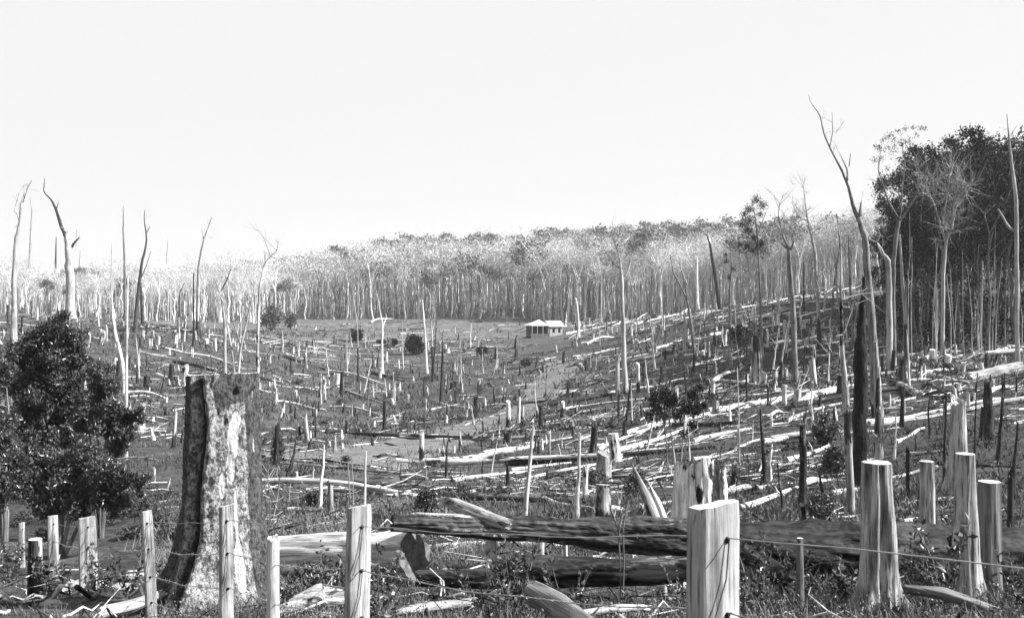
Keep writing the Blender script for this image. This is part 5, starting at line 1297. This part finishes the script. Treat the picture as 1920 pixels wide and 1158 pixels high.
# broken timber too small to tell apart: joined, one object for each tone
for tone, mat, n_, lab in (('pale', 'pale', 3600, 'bleached sticks, chips and small logs strewn over the clearing'), ('dark', 'char', 2600, 'charred sticks and small burnt logs strewn over the clearing')):
    X, Y, Z, PX, PY = clearing(n_ * 4, 8, 250)
    _k = (rs.rand(len(X)) < np.where(PX < 1040, .5, 1)) & (vn(np.stack([X * .12, Y * .12, X * 0], 1), 72) > -.2); X, Y, Z, PX, PY = X[_k], Y[_k], Z[_k], PX[_k], PY[_k]
    mb = MB()
    for k in range(min(n_, len(X))):
        f = .35 + Y[k] / 90.
        if Y[k] < 16 and rs.rand() < .75: continue
        L = rs.uniform(.3, 1.6) * min(f, 2.6); r = L * rs.uniform(.018, .05); a = rs.randn() * .6
        d = np.array([math.cos(a), math.sin(a)]) * L
        p0 = np.array([X[k], Y[k], Z[k] + r * .6]); x1, y1 = X[k] + d[0], Y[k] + d[1]
        slope_z = (gz(x1, y1)[0] if k % 3 == 0 else Z[k]) if Y[k] < 30 else gz(x1, y1)[0]
        p1 = np.array([x1, y1, slope_z + r * .6 + (rs.rand() < .15) * L * .3]); mid_ = (p0 + p1) / 2 + rs.randn(3) * L * .04
        add_tube(mb, [p0, mid_, p1], [r, r * .85, r * .5], 4, 0, 0, False, False)
    X, Y, Z, PX, PY = clearing(1500, 25, 250)
    for k in range(min(420, len(X))):
        if Y[k] < 45: continue
        h = rs.uniform(.25, .9) * (.7 + Y[k] / 160); r = rs.uniform(.03, .09) * (1 + Y[k] / 200); l = rs.randn(2) * h * .12
        add_tube(mb, [(X[k], Y[k], Z[k] - .1), (X[k] + l[0], Y[k] + l[1], Z[k] + h)], [r * 1.3, r * .6], 5, 0, 0, False, True)
    tag(link('timber_litter', mb.mesh('timber_litter', [M[mat]])), lab, 'timber litter', kind='stuff')

# grass and weeds
def tufts(name, n_, d0, d1, blades, h, w, mat, label, spread=.12, hgrow=0., leafy=0):
    X, Y, Z, PX, PY = clearing(n_ * 2, d0, d1)
    X, Y, Z = X[:n_], Y[:n_], Z[:n_]
    nz = vn(np.stack([X * .25, Y * .25, X * 0], 1), 44); ok = nz > -.25 + .5 * rs.rand(len(X)) - .3
    X, Y, Z = X[ok], Y[ok], Z[ok]
    C = np.repeat(np.stack([X, Y, Z - .02], 1), blades, 0); k = len(C)
    sc = np.repeat((.5 + rs.rand(len(X))) * (1 + hgrow * Y), blades)
    C[:, :2] += rs.randn(k, 2) * spread * sc[:, None]
    mb = MB(); add_slivers(mb, C, rs.randn(k, 3) * np.array([.5, .5, .1]) + np.array([0, 0, 1]), h * sc * (.5 + rs.rand(k)), w * sc, rs=rs)
    if leafy: add_leaves(mb, C + np.abs(rs.randn(k, 3)) * np.array([0, 0, h * .6]) * sc[:, None], leafy * sc, rs=rs)
    tag(link(name, mb.mesh(name, [M[mat]], False)), label, 'grass', kind='stuff')
tufts('grass', 15000, 7.2, 26, 10, .17, .012, 'grass', 'tussocky grass behind the fence', .10, leafy=.022)
tufts('weeds', 9000, 18, 120, 5, .18, .03, 'grassfar', 'rough grass and weeds over the near slopes', .25, .012, leafy=.06)
tufts('hill_grass', 9000, 60, 250, 4, .25, .09, 'grassfar', 'grey weeds over the upper slopes', .5, .006)
# grass right below the camera, denser
mb = MB(); n_ = 26000
u = rs.uniform(-.6, .6, n_); D = rs.uniform(6.2, 14.5, n_); Xg = u * D; Zg = gz(Xg, D)
add_slivers(mb, np.stack([Xg, D, Zg - .02], 1), rs.randn(n_, 3) * np.array([.6, .6, .1]) + np.array([0, 0, 1]), .05 + .13 * rs.rand(n_), .006 + .006 * rs.rand(n_), rs=rs)
tag(link('short_grass', mb.mesh('short_grass', [M['grass']], False)), 'short trampled grass around the fence posts', 'grass', kind='stuff')

# leafy weeds near the fence: each plant by itself
def weed_mesh(seed, H, leaf=.05, stems=5, mat='weed'):
    r_ = np.random.RandomState(seed); sb = MB(); lb = MB(); L = []
    for q in range(stems):
        a = r_.rand() * 6.28; d = np.array([math.cos(a) * .35, math.sin(a) * .35, 1]); e = d * H * (.6 + .5 * r_.rand())
        e[:2] += r_.randn(2) * .04; mdl = e * .5 + r_.randn(3) * .02
        add_tube(sb, [(0, 0, -.03), mdl, e], [.006, .0045, .002], 4)
        t = r_.rand(26, 1) ** .7; L.append(mdl * (1 - np.abs(2 * t - 1)) + (t > .5) * (e - 0) * (2 * t - 1) * 1.0 + (t > .5) * mdl * 0)
    L = np.concatenate(L); add_leaves(lb, L + r_.randn(len(L), 3) * .012, leaf, rs=r_, up=.9)
    return sb.mesh('stem', [M['bark']]), lb.mesh('foliage', [M[mat]], False)
WM = [weed_mesh(700 + k, .32 + .1 * k, .055 + .008 * (k % 3), 5 + k % 3, 'leaf' if k % 2 else 'weed') for k in range(6)]
wl = [(940, 10.2), (960, 10.0), (975, 10.6), (560, 10.6), (585, 11), (610, 10.8), (640, 10.9), (545, 10), (530, 9.6), (575, 9.8), (700, 10.4), (712, 9.8), (730, 10), (890, 9.9), (700, 11.2), (1395, 9.6), (1402, 10.4), (1410, 9.9), (1420, 10.8), (1430, 9.5), (1460, 11), (1490, 11.2), (1520, 11), (1560, 11.2), (1590, 10.8), (1700, 11.8), (1730, 11.6), (1770, 10.6), (1890, 11), (1905, 10.4), (200, 12), (240, 11.5), (120, 13), (60, 13.5), (20, 13), (90, 12), (15, 15), (310, 12.5), (1280, 9.5), (690, 8.2), (705, 8.5), (720, 8.8), (1340, 12.2), (1385, 12.6), (1400, 12), (1060, 9.6)]
for k, (x, D) in enumerate(wl):
    X_ = (x - 960) / F * D; s_ = rs.uniform(.7, 1.3)
    e = empty('weed', (X_, D, g1(X_, D)), 'leafy upright weed ' + ('by the foot of the second post' if 520 < x < 780 else 'between the two nearest posts' if 780 <= x < 1290 else 'by the nearest post' if x < 1440 and x >= 1290 else 'in front of the black log' if x >= 1440 else 'among the far posts'), 'weed', 'leafy weeds along the fence', rz=rs.rand() * 6)
    e.scale = (s_, s_, s_); st, lf = WM[rs.randint(6)]
    link('stem', st, parent=e); link('foliage', lf, parent=e)
LT((1165, 1150), [[(1163, 1150, 3), (1164, 1080, 2.5), (1160, 1000, 2), (1166, 960, 1)], [(1168, 1120, 2.5), (1170, 1050, 2), (1168, 990, 1.5), (1178, 940, 1)], [(1164, 1010, 1.5), (1152, 970, 1), (1145, 950, .7)]], M['bark'], 'wispy bare sapling rising in front of the long burnt log', D=9.6, seed=80, twigs=8, tl=.16, name='bare_sapling', cat='sapling', group=None)
LT((508, 1010), [[(508, 1000, 3), (500, 950, 2), (496, 900, 1)], [(508, 990, 2), (518, 940, 1.5), (522, 890, 1)], [(510, 995, 2), (530, 960, 1.5), (548, 935, 1)], [(506, 985, 1.5), (510, 930, 1), (508, 880, .7)]], M['bark'], 'wiry bare shrub fanning out beside the mottled stump', D=15, seed=81, twigs=16, tl=.4, name='bare_sapling', cat='shrub', group=None)
LT((683, 945), [[(683, 948, 5), (684, 900, 4), (686, 845, 3)]], M['pale'], 'slim white stick standing behind the second post', D=24, seed=82, name='dead_pole', cat='dead pole', group=None)
LT((657, 948), [[(658, 948, 3), (654, 900, 2.5), (652, 865, 1.5)], [(662, 945, 2), (663, 900, 1.5), (661, 870, 1)]], M['palebark'], 'pair of thin pale shoots behind the second post', D=24, seed=83, name='bare_sapling', cat='sapling', group=None)

for tone, mat, n_, lab in (('pale', 'pale', 150, 'crooked bleached branches tangled in the weeds along the fence'), ('dark', 'char', 150, 'crooked burnt branches tangled in the weeds along the fence')):
    mb = MB()
    for k in range(n_):
        D = rs.uniform(8.5, 20); x_ = rs.uniform(-.56, .56) * D
        if x_ / D < -.36 and D > 16: continue
        L = rs.uniform(.4, 1.8); r = rs.uniform(.008, .035) * (.5 + L * .4); a = rs.rand() * 6.28; P = []; q = np.array([x_, D])
        for i in range(6):
            P.append((q[0], q[1], g1(q[0], q[1]) + r * .8 + rs.rand() * .10 * (i in (2, 4)) + (rs.rand() < .1) * .2)); a += rs.randn() * .4; q = q + np.array([math.cos(a), math.sin(a)]) * L / 5
        add_tube(mb, P, r * np.linspace(1, .35, 6), 6, .2, k)
        if L > .8: add_tube(mb, [P[3], np.array(P[3]) + [rs.randn() * .2, rs.randn() * .2, .15], np.array(P[3]) + [rs.randn() * .3, rs.randn() * .3, .2]], [r * .5, r * .4, r * .2], 5)
    tag(link('branch_litter', mb.mesh('branch_litter', [M[mat]])), lab, 'branch litter', kind='stuff')

# pale rubble in the grass
def rock_mesh(seed):
    import bmesh
    bm = bmesh.new(); bmesh.ops.create_icosphere(bm, subdivisions=4, radius=1)
    V = np.array([v.co[:] for v in bm.verts]); s = 1 + .4 * fbm(V * 1.3, seed, 3) + .12 * fbm(V * 5, seed + 3, 3)
    for v, a in zip(bm.verts, s): v.co *= a; v.co.z *= .55
    me = bpy.data.meshes.new('rock'); bm.to_mesh(me); bm.free(); me.materials.append(M['rock'])
    for f in me.polygons: f.use_smooth = True
    return me
RM = [rock_mesh(800 + k) for k in range(3)]
for k, (x, D, s_) in enumerate([(150, 13, .16), (320, 11.6, .10), (235, 12.4, .14), (600, 9.6, .14), (740, 9.4, .12), (860, 9.3, .10), (1130, 9.2, .07), (10, 12.2, .2), (30, 12.5, .14), (100, 11, .1), (1620, 10.8, .07), (1560, 10.2, .08), (440, 10.2, .10), (480, 10, .09), (560, 10.8, .12), (1110, 9, .06), (780, 10.6, .1), (260, 13.5, .18), (330, 13.8, .16)]):
    X_ = (x - 960) / F * D
    tag(link('rock', RM[k % 3], (X_, D, g1(X_, D) + s_ * .1), (0, 0, k * 1.7), (s_ * 1.4, s_, s_)), 'pale lump of rubble ' + ('among the far posts' if x < 300 else 'at the roots of the mottled stump' if x < 500 else 'near the second post' if x < 800 else 'in the grass by the nearest post' if x < 1300 else 'near the fluted stump'), 'rock', 'pale rubble in the grass')

# ------------------------------------------------------------------ haze
hz = NT('valley_haze'); hz.t.nodes.clear()
o_ = hz.t.nodes.new("ShaderNodeOutputMaterial"); pv = hz.t.nodes.new("ShaderNodeVolumePrincipled")
pv.inputs['Color'].default_value = (.97, .97, .97, 1); pv.inputs['Density'].default_value = HAZE; pv.inputs['Anisotropy'].default_value = .2
hz.t.links.new(pv.outputs[0], o_.inputs['Volume'])
mb = MB(); zmin = float(TAB.min()) - 3; box(mb, -960, 960, -960, 960, min(zmin, -14), 78)
tag(link('haze', mb.mesh('haze', [hz.m], False)), 'thin pale daylight haze filling the valley', kind='stuff')
S.cycles.volume_bounces = 1
S.cycles.max_bounces = 5
S.cycles.diffuse_bounces = 2
S.cycles.transparent_max_bounces = 4
print('tris', sum(len(m.polygons) for m in bpy.data.meshes))
